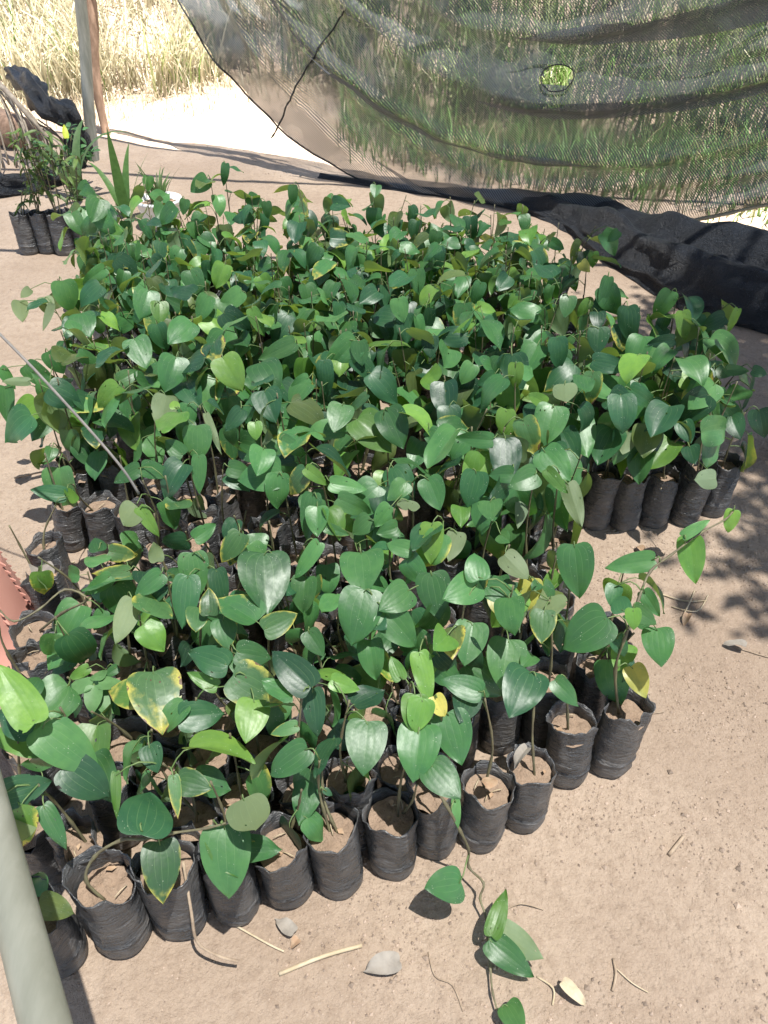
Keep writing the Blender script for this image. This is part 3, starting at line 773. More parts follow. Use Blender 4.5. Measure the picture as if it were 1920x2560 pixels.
HERO = [l.split() for l in '''-0.241 1.153 0.460 0.10 -0.95 -0.28 0.12 -0.27 0.96 0.134 0.104 g
-0.244 1.491 0.420 -0.95 -0.29 -0.09 0.19 -0.79 0.59 0.112 0.083 g
-0.251 1.477 0.420 -0.03 -0.63 -0.77 0.14 -0.77 0.62 0.090 0.060 g
-0.038 1.070 0.440 -0.20 -0.87 -0.44 0.09 -0.46 0.88 0.112 0.087 g
-0.048 1.199 0.420 0.10 -0.98 0.16 -0.10 0.15 0.98 0.117 0.092 g
-0.400 1.199 0.420 0.14 -0.68 -0.72 0.23 -0.68 0.69 0.097 0.063 g
-0.448 1.136 0.420 -0.71 -0.63 -0.31 0.31 -0.67 0.68 0.070 0.042 g
-0.456 1.044 0.400 -0.09 0.92 -0.37 0.46 0.37 0.81 0.109 0.085 e
-0.498 1.084 0.400 -0.27 -0.78 -0.56 -0.32 0.62 -0.71 0.097 0.048 o
-0.596 1.149 0.300 -0.40 -0.77 -0.50 0.35 -0.63 0.69 0.049 0.032 g
-0.602 1.028 0.260 -0.76 -0.64 -0.12 0.37 -0.58 0.72 0.048 0.024 l
-0.543 1.028 0.260 -0.75 -0.64 -0.17 0.33 -0.59 0.73 0.034 0.021 g
-0.431 0.934 0.360 0.30 -0.95 -0.08 0.12 -0.04 0.99 0.124 0.097 x
-0.283 0.915 0.400 -0.91 0.12 0.40 0.25 -0.63 0.73 0.082 0.055 d
-0.271 0.893 0.400 0.88 -0.30 -0.37 0.12 -0.60 0.79 0.109 0.079 x
-0.268 0.930 0.420 0.97 -0.05 -0.22 0.14 -0.64 0.76 0.068 0.050 g
-0.124 0.834 0.440 -0.73 0.44 0.52 0.14 -0.65 0.75 0.097 0.059 d
-0.220 0.965 0.440 0.90 0.38 0.22 0.11 -0.68 0.72 0.069 0.047 e
-0.318 1.050 0.380 0.32 -0.92 -0.21 0.04 -0.21 0.98 0.067 0.052 e
-0.403 1.151 0.400 -0.04 -0.75 -0.66 0.25 -0.65 0.72 0.110 0.057 d
-0.347 1.171 0.400 0.18 -0.69 -0.70 0.20 -0.68 0.71 0.092 0.041 d
-0.345 1.059 0.380 -0.02 0.70 0.72 0.22 -0.70 0.68 0.057 0.039 x
-0.375 1.098 0.360 0.14 -0.96 0.22 0.20 0.25 0.95 0.066 0.052 e
-0.302 1.239 0.440 -0.48 -0.67 -0.57 0.20 -0.72 0.67 0.076 0.049 e
-0.426 1.312 0.360 0.81 0.49 0.31 0.21 -0.75 0.63 0.061 0.039 g
-0.134 1.209 0.440 -0.55 -0.63 -0.55 0.12 -0.71 0.69 0.098 0.034 g
-0.291 1.131 0.360 -0.38 -0.72 -0.58 0.19 -0.67 0.72 0.046 0.019 l
-0.157 1.349 0.460 -0.14 -0.66 -0.74 0.10 -0.75 0.66 0.108 0.046 g
-0.177 1.417 0.480 0.80 -0.32 -0.51 0.07 -0.80 0.60 0.065 0.031 l
-0.103 1.358 0.440 0.90 -0.27 -0.34 0.01 -0.77 0.63 0.089 0.046 g
-0.121 1.387 0.460 0.98 -0.09 -0.15 0.02 -0.79 0.61 0.087 0.041 g
-0.130 1.282 0.420 0.96 -0.15 -0.24 0.04 -0.76 0.65 0.063 0.025 e
-0.576 1.408 0.380 -0.29 -0.94 -0.18 -0.52 0.31 -0.79 0.076 0.059 o
-0.568 1.400 0.380 0.54 -0.43 -0.73 0.28 -0.73 0.63 0.084 0.032 l
-0.580 1.505 0.420 0.92 0.03 -0.39 0.26 -0.78 0.57 0.075 0.044 g
-0.583 1.505 0.420 -0.79 -0.55 -0.27 0.33 -0.75 0.57 0.076 0.039 g
-0.806 1.551 0.300 -0.90 -0.25 0.36 0.42 -0.72 0.55 0.086 0.044 d
-0.800 1.542 0.300 0.27 0.91 -0.30 0.86 -0.09 0.51 0.056 0.044 l
-0.490 1.445 0.340 -0.28 0.96 -0.05 0.05 0.07 1.00 0.082 0.064 x
-0.451 1.553 0.420 -0.01 -0.61 -0.79 0.23 -0.77 0.60 0.096 0.037 g
-0.673 1.359 0.280 -0.40 0.91 0.11 0.09 -0.08 0.99 0.052 0.041 g
-0.617 1.292 0.340 0.93 0.08 -0.35 0.30 -0.70 0.64 0.063 0.042 x
-0.554 1.228 0.340 -0.93 -0.30 0.20 0.35 -0.68 0.64 0.080 0.030 x
-0.590 1.213 0.340 -0.74 -0.64 -0.23 0.36 -0.66 0.66 0.069 0.035 g
-0.492 1.236 0.360 -0.16 0.61 0.77 -0.28 0.72 -0.63 0.046 0.033 o
-0.305 0.899 0.360 -0.89 0.17 0.43 0.24 -0.61 0.75 0.062 0.030 l
-0.367 0.848 0.340 0.98 0.19 -0.10 0.19 -0.58 0.79 0.082 0.058 d
-0.229 0.855 0.380 -0.03 -0.99 -0.10 0.21 -0.10 0.97 0.079 0.061 l
-0.151 0.816 0.360 -0.93 -0.35 -0.08 0.14 -0.57 0.81 0.052 0.024 e
-0.126 0.863 0.400 0.12 -0.81 -0.57 0.08 -0.57 0.82 0.087 0.041 d
-0.093 0.867 0.420 0.94 -0.26 -0.24 0.03 -0.61 0.79 0.056 0.032 l
-0.558 0.747 0.460 -0.49 0.48 0.72 0.44 -0.58 0.69 0.117 0.059 l
-0.577 0.771 0.420 -0.94 0.23 0.24 0.10 -0.48 0.87 0.078 0.061 d
-0.658 0.899 0.340 0.29 0.96 0.04 0.57 -0.21 0.80 0.049 0.038 g
-0.509 1.053 0.340 0.10 0.95 -0.31 0.63 0.18 0.76 0.047 0.037 d
-0.030 1.313 0.420 -0.71 -0.48 -0.52 0.04 -0.76 0.65 0.057 0.046 g
-0.150 1.035 0.360 0.55 -0.61 -0.57 0.08 -0.65 0.76 0.059 0.041 g
-0.200 1.178 0.360 -0.32 -0.83 0.46 0.81 0.01 0.59 0.075 0.059 d
-0.031 1.047 0.400 0.49 -0.83 0.28 -0.58 -0.07 0.81 0.063 0.050 d
0.097 1.379 0.480 0.40 -0.60 -0.70 -0.07 -0.78 0.63 0.077 0.059 g
0.096 1.200 0.500 -0.00 -0.68 -0.73 -0.06 -0.73 0.68 0.085 0.050 l
0.230 1.322 0.460 -0.05 -0.99 0.12 -0.18 0.13 0.97 0.070 0.054 g
0.386 1.179 0.460 0.07 -0.72 -0.69 -0.24 -0.68 0.69 0.112 0.074 g
0.092 1.096 0.460 0.16 -0.73 -0.67 -0.07 -0.68 0.73 0.094 0.068 g
0.179 1.048 0.480 -0.78 -0.61 0.17 0.50 -0.42 0.76 0.084 0.065 g
0.176 1.034 0.500 -0.18 0.80 0.57 -0.15 -0.59 0.79 0.060 0.047 g
0.197 1.059 0.460 0.88 -0.43 -0.21 -0.17 -0.69 0.71 0.073 0.044 g
0.301 1.015 0.440 -0.16 -0.91 -0.39 -0.15 -0.37 0.92 0.064 0.050 e
0.408 0.978 0.460 -0.81 -0.30 -0.50 -0.22 -0.64 0.74 0.102 0.080 g
0.527 1.112 0.480 -0.95 0.09 -0.30 -0.27 -0.70 0.66 0.097 0.043 g
0.616 1.180 0.480 0.05 -0.71 -0.70 -0.37 -0.66 0.65 0.097 0.054 l
0.590 1.158 0.500 0.77 0.10 0.64 -0.39 -0.71 0.58 0.066 0.023 g
0.721 1.242 0.500 -0.24 -0.55 -0.80 -0.40 -0.69 0.60 0.052 0.031 l
0.501 1.067 0.440 0.47 -0.75 -0.47 -0.33 -0.65 0.69 0.059 0.031 g
0.521 1.007 0.400 -0.16 -0.96 -0.22 -0.29 -0.17 0.94 0.076 0.060 g
0.468 1.021 0.440 0.77 -0.61 -0.19 -0.33 -0.64 0.69 0.056 0.035 g
0.461 1.001 0.460 0.00 -0.74 -0.67 -0.30 -0.64 0.71 0.042 0.030 l
0.451 1.083 0.440 -0.34 -0.77 -0.54 -0.21 -0.50 0.84 0.043 0.034 d
0.490 0.998 0.300 0.36 -0.81 -0.47 -0.31 -0.58 0.75 0.067 0.046 y
0.303 1.144 0.400 -0.26 -0.67 -0.70 -0.18 -0.68 0.72 0.078 0.050 y
0.226 1.117 0.380 0.02 -0.97 -0.26 -0.17 -0.26 0.95 0.045 0.035 y
0.168 1.002 0.420 -0.23 -0.90 -0.38 -0.03 -0.38 0.92 0.084 0.065 g
0.239 0.995 0.380 -0.24 -0.86 -0.45 -0.10 -0.44 0.89 0.096 0.075 g
0.268 0.919 0.380 -0.42 -0.90 0.09 0.16 0.03 0.99 0.103 0.081 d
0.171 0.855 0.400 -0.94 0.31 0.16 -0.07 -0.63 0.78 0.075 0.045 g
0.062 0.913 0.440 0.22 -0.79 -0.58 -0.06 -0.60 0.80 0.094 0.039 l
0.066 0.812 0.440 -0.27 -0.78 -0.56 -0.04 -0.57 0.82 0.060 0.046 l
0.085 0.832 0.420 0.50 -0.72 -0.48 -0.08 -0.59 0.81 0.042 0.032 y
0.153 0.873 0.380 -0.32 -0.94 0.15 0.18 0.09 0.98 0.069 0.054 d
0.111 0.828 0.380 0.28 -0.82 -0.50 -0.10 -0.54 0.84 0.091 0.069 g
0.320 0.931 0.340 0.65 -0.69 -0.32 -0.24 -0.58 0.78 0.068 0.037 g
0.098 0.942 0.400 0.72 -0.58 -0.38 -0.09 -0.63 0.77 0.052 0.040 d
0.030 0.867 0.420 -0.40 0.70 0.59 -0.01 -0.65 0.76 0.046 0.028 l
0.049 1.070 0.440 -0.61 -0.77 0.16 0.53 -0.25 0.81 0.080 0.063 g
0.000 1.034 0.420 0.67 -0.58 -0.46 -0.04 -0.66 0.75 0.095 0.067 g
0.334 1.367 0.500 -0.87 -0.49 -0.08 0.29 -0.63 0.72 0.071 0.056 g
0.371 1.486 0.480 0.53 -0.77 -0.37 -0.38 -0.60 0.70 0.096 0.075 g
0.364 1.412 0.480 0.65 -0.58 -0.50 -0.23 -0.77 0.60 0.077 0.031 l
0.420 1.414 0.440 0.27 -0.67 -0.69 0.25 0.74 -0.63 0.110 0.045 o
0.323 1.405 0.420 -0.18 -0.61 -0.77 0.17 0.75 -0.64 0.086 0.034 p
0.289 1.395 0.480 -0.99 0.08 -0.12 -0.13 -0.80 0.59 0.056 0.041 g
0.216 1.459 0.440 -0.23 -0.59 -0.77 -0.11 -0.77 0.62 0.091 0.065 d
0.054 1.299 0.480 -0.10 -0.98 0.15 -0.12 -0.14 -0.98 0.063 0.049 o
0.153 1.219 0.460 -0.30 -0.63 -0.72 0.08 0.73 -0.68 0.065 0.043 o
0.056 1.162 0.460 -0.97 0.16 0.18 -0.00 -0.75 0.66 0.058 0.037 g
0.245 1.170 0.440 0.68 -0.59 -0.43 0.18 0.71 -0.68 0.072 0.047 o
0.326 1.071 0.420 -0.07 -0.98 0.18 0.26 -0.19 -0.95 0.075 0.059 o
0.116 0.954 0.440 -0.33 -0.80 0.50 0.63 0.21 0.75 0.070 0.055 l
0.865 1.620 0.300 -0.99 -0.13 -0.01 -0.09 0.77 -0.63 0.069 0.054 p
0.447 1.009 0.440 0.00 0.97 0.26 -0.33 -0.24 0.91 0.050 0.039 d
0.283 0.976 0.360 -0.45 -0.81 0.37 0.45 0.16 0.88 0.045 0.035 g
0.029 1.234 0.460 -0.88 -0.48 0.03 0.37 -0.62 0.69 0.049 0.039 g
0.253 1.282 0.400 0.30 -0.89 0.34 -0.74 0.00 0.67 0.045 0.035 g
0.315 1.130 0.400 -0.60 -0.79 0.13 0.40 -0.16 0.90 0.030 0.024 g
0.445 1.005 0.380 0.30 -0.78 -0.54 -0.29 -0.62 0.73 0.046 0.033 d
0.015 1.304 0.460 -0.61 -0.51 -0.60 0.01 -0.76 0.64 0.057 0.045 g
-0.569 0.770 0.420 0.77 -0.35 -0.53 0.33 -0.50 0.80 0.130 0.073 g
-0.597 0.656 0.400 0.88 0.44 -0.14 0.37 -0.49 0.79 0.079 0.050 d
-0.572 0.656 0.360 0.12 -0.99 -0.09 -0.39 0.04 -0.92 0.066 0.051 o
-0.544 0.664 0.360 0.53 -0.64 -0.55 0.35 -0.43 0.83 0.082 0.030 g
-0.532 0.735 0.360 0.81 -0.31 -0.49 0.31 -0.48 0.82 0.097 0.066 d
-0.444 0.724 0.360 0.14 -0.84 -0.52 0.31 -0.47 0.83 0.074 0.017 l
-0.374 0.615 0.360 -0.04 0.99 -0.13 0.31 0.14 0.94 0.110 0.086 d
-0.362 0.636 0.300 0.19 -0.87 -0.44 0.25 -0.40 0.89 0.094 0.062 e
-0.262 0.663 0.300 0.15 -0.89 -0.43 0.18 -0.40 0.90 0.114 0.082 g
-0.349 0.734 0.320 0.96 -0.25 0.06 -0.18 -0.45 0.88 0.060 0.047 e
-0.353 0.730 0.340 0.20 -0.83 -0.52 0.24 -0.48 0.85 0.070 0.021 x
-0.230 0.688 0.340 0.41 -0.89 0.22 0.16 -0.16 -0.97 0.090 0.070 o
-0.130 0.770 0.360 -0.81 -0.55 -0.21 0.14 -0.52 0.84 0.083 0.051 g
-0.402 0.775 0.360 0.49 -0.87 -0.09 0.02 -0.09 1.00 0.051 0.039 d
-0.106 0.753 0.260 0.82 -0.46 -0.34 0.06 -0.51 0.86 0.020 0.012 d
-0.027 0.795 0.400 -0.11 -0.98 -0.19 0.07 -0.20 0.98 0.090 0.071 g
0.076 0.726 0.380 0.60 -0.78 -0.17 -0.22 -0.36 0.91 0.073 0.057 g
0.062 0.787 0.400 -0.15 -0.98 -0.14 0.03 -0.15 0.99 0.095 0.074 g
0.140 0.664 0.100 -0.78 -0.38 0.49 0.60 -0.23 0.77 0.080 0.063 g
0.188 0.585 0.070 0.39 0.81 0.44 -0.14 -0.42 0.90 0.085 0.034 l
0.199 0.605 0.050 0.84 -0.53 -0.04 0.18 0.35 -0.92 0.094 0.054 p
0.185 0.583 0.060 0.77 -0.63 -0.09 -0.17 -0.34 0.93 0.095 0.049 g
0.206 0.490 0.040 0.33 -0.86 0.39 -0.41 0.24 0.88 0.055 0.043 g
0.129 0.759 0.220 0.04 -0.88 -0.48 -0.09 -0.48 0.87 0.052 0.017 g
-0.441 1.907 0.500 0.47 -0.60 -0.64 0.05 -0.71 0.70 0.109 0.085 l
-0.579 1.945 0.480 -0.13 -0.88 -0.45 0.38 -0.46 0.80 0.107 0.084 g
-0.708 1.820 0.460 -0.66 -0.58 -0.48 0.35 -0.80 0.49 0.086 0.068 l
-0.724 2.058 0.480 0.44 -0.74 -0.51 0.07 -0.53 0.84 0.103 0.080 g
-0.493 2.230 0.480 0.76 -0.18 -0.63 0.16 -0.88 0.44 0.124 0.078 d
-0.078 2.010 0.500 -0.69 -0.39 -0.61 0.07 -0.87 0.48 0.130 0.085 g
-0.071 2.003 0.500 0.13 -0.47 -0.87 0.03 -0.88 0.47 0.071 0.052 g
-0.694 2.269 0.500 0.06 -0.77 -0.63 0.27 -0.60 0.76 0.073 0.057 l
-0.650 2.520 0.500 0.38 -0.63 -0.68 0.08 -0.71 0.70 0.094 0.074 g
-0.944 2.675 0.480 0.82 0.04 -0.57 0.29 -0.89 0.36 0.091 0.069 d
-0.957 2.590 0.480 -0.77 -0.49 -0.41 0.35 -0.86 0.36 0.107 0.048 g
-1.089 2.529 0.460 0.16 -0.36 -0.92 0.36 -0.85 0.39 0.112 0.086 g
-0.967 2.317 0.440 0.42 -0.88 -0.23 0.03 -0.24 0.97 0.104 0.081 g
-0.765 2.405 0.480 -0.11 -0.85 -0.52 0.40 -0.51 0.76 0.106 0.083 g
-0.551 2.313 0.500 -0.43 -0.47 -0.77 0.23 -0.88 0.41 0.090 0.058 g
-0.451 2.348 0.500 -0.76 -0.41 -0.51 0.21 -0.89 0.41 0.112 0.059 g
-1.221 2.460 0.420 -0.00 -0.43 -0.90 -0.41 0.82 -0.39 0.072 0.054 o
-1.149 2.488 0.420 0.33 -0.58 -0.74 -0.29 0.69 -0.67 0.070 0.055 o
-1.197 2.509 0.440 -0.69 -0.55 -0.47 -0.41 0.83 -0.36 0.047 0.031 o
-1.103 2.433 0.420 -0.35 -0.54 -0.77 -0.39 0.83 -0.40 0.097 0.027 o
-1.002 1.936 0.340 -0.36 -0.93 0.00 0.76 -0.30 0.58 0.094 0.074 l
-1.001 2.096 0.420 0.50 -0.23 -0.84 0.38 -0.81 0.45 0.081 0.062 g
-0.893 2.042 0.440 0.86 0.08 -0.51 0.34 -0.83 0.44 0.064 0.040 g
-1.112 1.994 0.360 0.01 -0.53 -0.85 0.44 -0.76 0.48 0.108 0.051 g
-1.148 2.070 0.380 0.45 -0.25 -0.86 0.43 -0.78 0.45 0.079 0.035 g
-1.029 1.986 0.380 -0.90 -0.38 0.22 -0.44 0.78 -0.44 0.079 0.027 p
-1.058 2.047 0.400 0.69 -0.08 -0.72 0.38 -0.80 0.46 0.112 0.061 g
-0.560 1.737 0.480 -0.21 -0.58 -0.79 -0.28 0.81 -0.52 0.091 0.066 o
-0.508 1.730 0.460 -0.02 -0.55 -0.83 0.25 -0.81 0.53 0.077 0.048 g
-0.464 1.625 0.460 0.04 -0.57 -0.82 0.23 -0.79 0.56 0.092 0.072 g
-0.490 1.553 0.420 -0.73 0.19 0.66 0.27 -0.80 0.53 0.060 0.045 g
-0.524 1.669 0.480 -0.18 0.85 0.50 0.19 -0.46 0.86 0.033 0.026 l
-0.363 1.702 0.460 -0.57 -0.54 -0.62 0.20 -0.82 0.54 0.072 0.044 d
-0.323 1.641 0.460 0.17 -0.83 -0.52 0.10 -0.51 0.85 0.048 0.038 l
-0.323 1.832 0.460 -0.28 0.96 -0.07 -0.22 0.00 0.98 0.084 0.065 d
-0.318 1.795 0.460 0.36 -0.85 -0.38 -0.08 -0.43 0.90 0.102 0.080 d
-0.261 2.076 0.460 -0.89 -0.33 -0.32 0.16 -0.87 0.46 0.121 0.054 g
-0.404 2.219 0.500 0.41 -0.35 -0.84 0.15 -0.89 0.44 0.094 0.042 l
-0.442 1.647 0.480 0.34 -0.48 -0.81 -0.20 0.80 -0.56 0.110 0.020 o
-0.286 1.524 0.460 -0.09 -0.99 -0.12 0.32 -0.14 0.94 0.081 0.063 g
-0.254 1.569 0.460 0.83 -0.25 -0.50 0.10 -0.82 0.57 0.086 0.039 g
-0.373 1.504 0.420 0.95 -0.03 -0.32 0.17 -0.80 0.58 0.059 0.044 g
-0.745 1.915 0.420 0.83 0.46 0.30 0.30 -0.84 0.46 0.066 0.045 g
-0.169 1.962 0.460 0.11 -0.50 -0.86 0.07 -0.86 0.51 0.110 0.049 d
-0.204 1.863 0.460 -0.88 -0.32 -0.35 0.12 -0.86 0.50 0.060 0.038 g
-0.044 1.743 0.480 -0.73 -0.39 -0.56 0.05 -0.85 0.53 0.082 0.024 e
-0.107 1.725 0.460 -0.17 -0.95 -0.27 0.22 -0.30 0.93 0.088 0.069 g
-0.970 1.994 0.360 -0.75 -0.03 0.66 0.41 -0.80 0.44 0.071 0.041 g
-0.817 1.767 0.340 0.34 0.92 -0.21 0.84 -0.19 0.51 0.048 0.038 d
-0.912 1.764 0.300 0.03 -0.96 -0.28 0.47 -0.23 0.85 0.045 0.035 g
-0.935 2.423 0.420 0.08 0.98 -0.16 0.86 0.01 0.52 0.059 0.046 d
-0.956 2.219 0.420 -0.52 0.67 0.52 0.09 -0.57 0.82 0.064 0.050 g
0.006 1.669 0.480 0.43 -0.52 -0.74 -0.03 -0.83 0.56 0.109 0.081 g
0.421 1.653 0.500 -0.30 -0.79 -0.54 -0.09 -0.54 0.84 0.106 0.083 g
0.335 1.594 0.500 0.36 -0.59 -0.72 -0.19 -0.80 0.56 0.102 0.061 x
0.257 1.529 0.480 -0.99 0.11 -0.00 -0.09 -0.83 0.55 0.093 0.041 g
0.302 1.636 0.500 -0.15 -0.53 -0.84 -0.15 -0.82 0.55 0.069 0.048 l
0.170 1.752 0.440 0.02 -0.76 -0.66 -0.09 -0.65 0.75 0.082 0.064 d
0.113 1.635 0.440 0.62 -0.49 -0.61 -0.08 -0.82 0.57 0.085 0.046 g
0.349 1.836 0.520 -0.02 -0.50 -0.87 -0.16 -0.85 0.49 0.073 0.042 l
0.466 1.761 0.500 -0.06 -0.96 -0.28 0.25 0.26 -0.93 0.080 0.063 o
0.554 1.823 0.500 -0.06 -0.51 -0.86 -0.26 -0.83 0.50 0.094 0.052 x
0.411 1.697 0.480 -0.87 0.37 0.32 -0.18 -0.85 0.50 0.056 0.035 l
0.504 2.065 0.480 0.10 -0.50 -0.86 -0.22 -0.86 0.47 0.100 0.059 d
0.628 2.092 0.500 -0.16 -0.73 -0.67 -0.21 -0.63 0.74 0.082 0.064 d
0.732 2.191 0.520 0.09 -0.47 -0.88 -0.30 -0.85 0.43 0.116 0.066 d
0.646 2.194 0.500 -0.16 -0.95 -0.27 -0.22 -0.23 0.95 0.063 0.049 d
0.893 2.302 0.520 -0.41 -0.26 -0.87 -0.32 -0.86 0.40 0.101 0.061 g
0.724 2.415 0.520 -0.19 -0.36 -0.91 -0.26 -0.88 0.40 0.108 0.041 g
0.886 2.158 0.520 0.14 -0.49 -0.86 -0.36 -0.84 0.42 0.092 0.045 l
1.019 2.162 0.500 -0.83 0.11 -0.54 -0.37 -0.84 0.40 0.076 0.052 d
1.078 2.219 0.500 -0.29 -0.30 -0.91 -0.40 -0.82 0.40 0.080 0.025 l
0.840 2.051 0.480 -0.94 0.20 -0.29 -0.31 -0.85 0.43 0.080 0.040 d
0.576 1.924 0.480 0.93 -0.36 -0.03 -0.30 -0.84 0.45 0.110 0.054 d
0.605 1.811 0.440 0.30 -0.95 0.09 -0.76 -0.18 0.63 0.095 0.075 d
0.653 1.807 0.460 0.78 -0.53 -0.34 -0.33 -0.81 0.49 0.091 0.052 d
0.889 1.832 0.460 -0.67 -0.37 -0.64 -0.22 -0.73 0.65 0.096 0.075 g
0.910 1.922 0.460 -0.88 -0.32 -0.34 0.01 -0.75 0.66 0.070 0.055 d
0.944 1.909 0.460 0.91 -0.39 0.16 -0.42 -0.80 0.43 0.061 0.032 g
0.802 1.768 0.380 0.26 -0.83 -0.50 -0.46 -0.56 0.69 0.064 0.050 d
0.714 1.739 0.380 0.19 -0.61 -0.77 -0.33 -0.78 0.54 0.066 0.049 d
0.692 1.770 0.300 0.54 -0.63 -0.56 -0.32 -0.77 0.55 0.066 0.035 l
0.908 1.848 0.400 0.21 -0.60 -0.77 -0.39 -0.78 0.49 0.065 0.022 g
0.658 1.747 0.360 -0.25 -0.49 -0.84 0.29 0.78 -0.55 0.064 0.050 o
0.814 1.711 0.340 -0.08 -0.99 -0.14 -0.45 -0.09 0.89 0.063 0.049 d
0.977 1.861 0.340 0.17 -0.87 -0.46 -0.51 -0.47 0.72 0.075 0.059 d
1.051 1.865 0.360 0.16 -0.61 -0.78 -0.44 -0.75 0.50 0.085 0.065 d
1.076 2.019 0.400 0.86 -0.51 -0.06 -0.44 -0.79 0.43 0.045 0.034 d
0.109 2.530 0.500 0.06 -0.40 -0.92 -0.04 -0.92 0.40 0.086 0.058 g
0.043 2.295 0.500 0.23 -0.42 -0.88 -0.02 -0.90 0.43 0.079 0.058 g
0.335 2.173 0.480 -0.79 -0.45 -0.42 0.13 -0.79 0.59 0.071 0.056 d
0.137 2.113 0.460 -0.00 -0.67 -0.75 -0.06 -0.75 0.66 0.066 0.052 d
0.249 1.942 0.460 -0.54 -0.57 -0.62 0.03 -0.75 0.66 0.066 0.052 g
0.304 1.883 0.460 -0.84 -0.18 -0.51 -0.12 -0.86 0.49 0.059 0.038 d
0.269 2.173 0.480 -0.82 -0.19 -0.54 -0.08 -0.89 0.44 0.084 0.028 l
0.290 2.289 0.480 0.93 -0.27 -0.26 -0.14 -0.90 0.41 0.070 0.033 l
0.736 2.688 0.500 0.08 -0.38 -0.92 -0.25 -0.90 0.36 0.058 0.039 l
0.686 2.643 0.480 0.42 -0.86 -0.30 -0.58 -0.51 0.64 0.052 0.040 y
0.875 2.899 0.500 -0.66 -0.08 -0.75 -0.26 -0.91 0.33 0.056 0.039 g
0.581 2.313 0.500 -0.19 -0.72 -0.67 -0.16 -0.65 0.74 0.070 0.054 g
0.639 2.278 0.500 -0.58 -0.21 -0.79 -0.23 -0.88 0.41 0.065 0.036 l
0.651 3.014 0.420 0.86 -0.34 -0.38 -0.22 -0.92 0.34 0.063 0.045 g
0.316 2.422 0.500 -0.32 -0.35 -0.88 -0.11 -0.91 0.41 0.085 0.045 g
0.194 2.841 0.520 -0.24 -0.32 -0.92 -0.06 -0.94 0.35 0.066 0.051 g
-0.684 3.139 0.620 -0.68 -0.60 -0.43 0.44 -0.80 0.42 0.086 0.067 g
-0.631 3.271 0.640 -0.17 -0.31 -0.94 0.19 -0.94 0.28 0.095 0.035 d
-0.352 3.119 0.600 -0.04 -0.31 -0.95 0.11 -0.95 0.30 0.083 0.040 g
-0.775 3.112 0.550 -0.23 -0.35 -0.91 0.24 -0.92 0.30 0.061 0.041 g
-0.456 3.084 0.550 0.08 -0.30 -0.95 0.14 -0.94 0.31 0.067 0.040 g
-1.098 3.079 0.560 -0.09 -0.87 -0.48 0.49 -0.46 0.74 0.114 0.089 g
-1.230 3.359 0.540 -0.82 -0.43 -0.37 0.34 -0.90 0.26 0.056 0.038 g
-1.045 3.602 0.500 -0.11 -0.31 -0.94 0.27 -0.92 0.27 0.067 0.051 g
-0.031 3.188 0.580 -0.07 -0.87 -0.49 0.08 -0.50 0.86 0.059 0.046 g
0.053 0.820 0.440 -0.06 -0.82 -0.57 -0.04 -0.57 0.82 0.064 0.047 l'''.strip().split('\n')]
VINES = {('front', 7): [(.103, .798, .17), (.088, .785, .25), (0.082, 0.767, 0.27), (0.111, 0.74, 0.23), (0.138, 0.725, 0.17), (0.157, 0.721, 0.11), (0.16, 0.713, 0.06), (0.185, 0.683, 0.06), (0.178, 0.664, 0.04), (0.187, 0.635, 0.03), (0.186, 0.591, 0.03), (0.187, 0.55, 0.02), (0.187, 0.513, 0.02), (0.195, 0.475, 0.02), (0.199, 0.459, 0.015)],
         ('front', 1): [(-0.471, 0.602, 0.17), (-0.498, 0.617, 0.21), (-0.479, 0.637, 0.25), (-0.43, 0.643, 0.29), (-0.389, 0.64, 0.3), (-0.347, 0.65, 0.3), (-0.286, 0.654, 0.31), (-0.248, 0.663, 0.32), (-0.232, 0.692, 0.33)],
         ('front', 11): [(0.485, 0.980, 0.17), (0.455, 0.987, 0.30), (0.457, 0.99, 0.39), (0.487, 1.045, 0.44), (0.515, 1.09, 0.47), (0.563, 1.126, 0.48), (0.631, 1.177, 0.49), (0.69, 1.209, 0.5), (0.716, 1.235, 0.5)],
         ('left', 5): [(-.79, 1.21, .17), (-.70, 1.17, .27), (-0.618, 1.137, 0.345), (-0.665, 1.151, 0.36), (-0.699, 1.094, 0.36), (-0.74, 1.066, 0.355), (-0.777, 1.091, 0.36)]}
VP = {k: smooth_path(v, 4) for k, v in VINES.items()}

hero = []
for h in HERO:
    f = [float(q) for q in h[:11]]
    hero.append(dict(B=Vector(f[0:3]), Y=Vector(f[3:6]).normalized(), Z=Vector(f[6:9]), L=f[9], W=f[10], c=h[11], plant=None))
counts = {}
for h in hero:
    best = None
    for key, pth in VP.items():
        d, q = min(((h['B'] - p).length, i) for i, p in enumerate(pth[4:]))
        lim = 0.085 if key == ('front', 11) else (0.15 if h['B'].z < 0.13 else 0.05)
        if d < lim and (best is None or d < best[0]): best = (d, key, pth[4:][q])
    if best:
        h['plant'] = next(i for i, s in enumerate(spots) if (s[2], s[3]) == best[1]); h['att'] = best[2]
        continue
    cs = sorted(range(len(spots)), key=lambda i: math.hypot(spots[i][0] - h['B'].x, spots[i][1] - (h['B'].y + 0.02)) + 0.035 * counts.get(i, 0))
    h['plant'] = cs[0]; counts[cs[0]] = counts.get(cs[0], 0) + 1

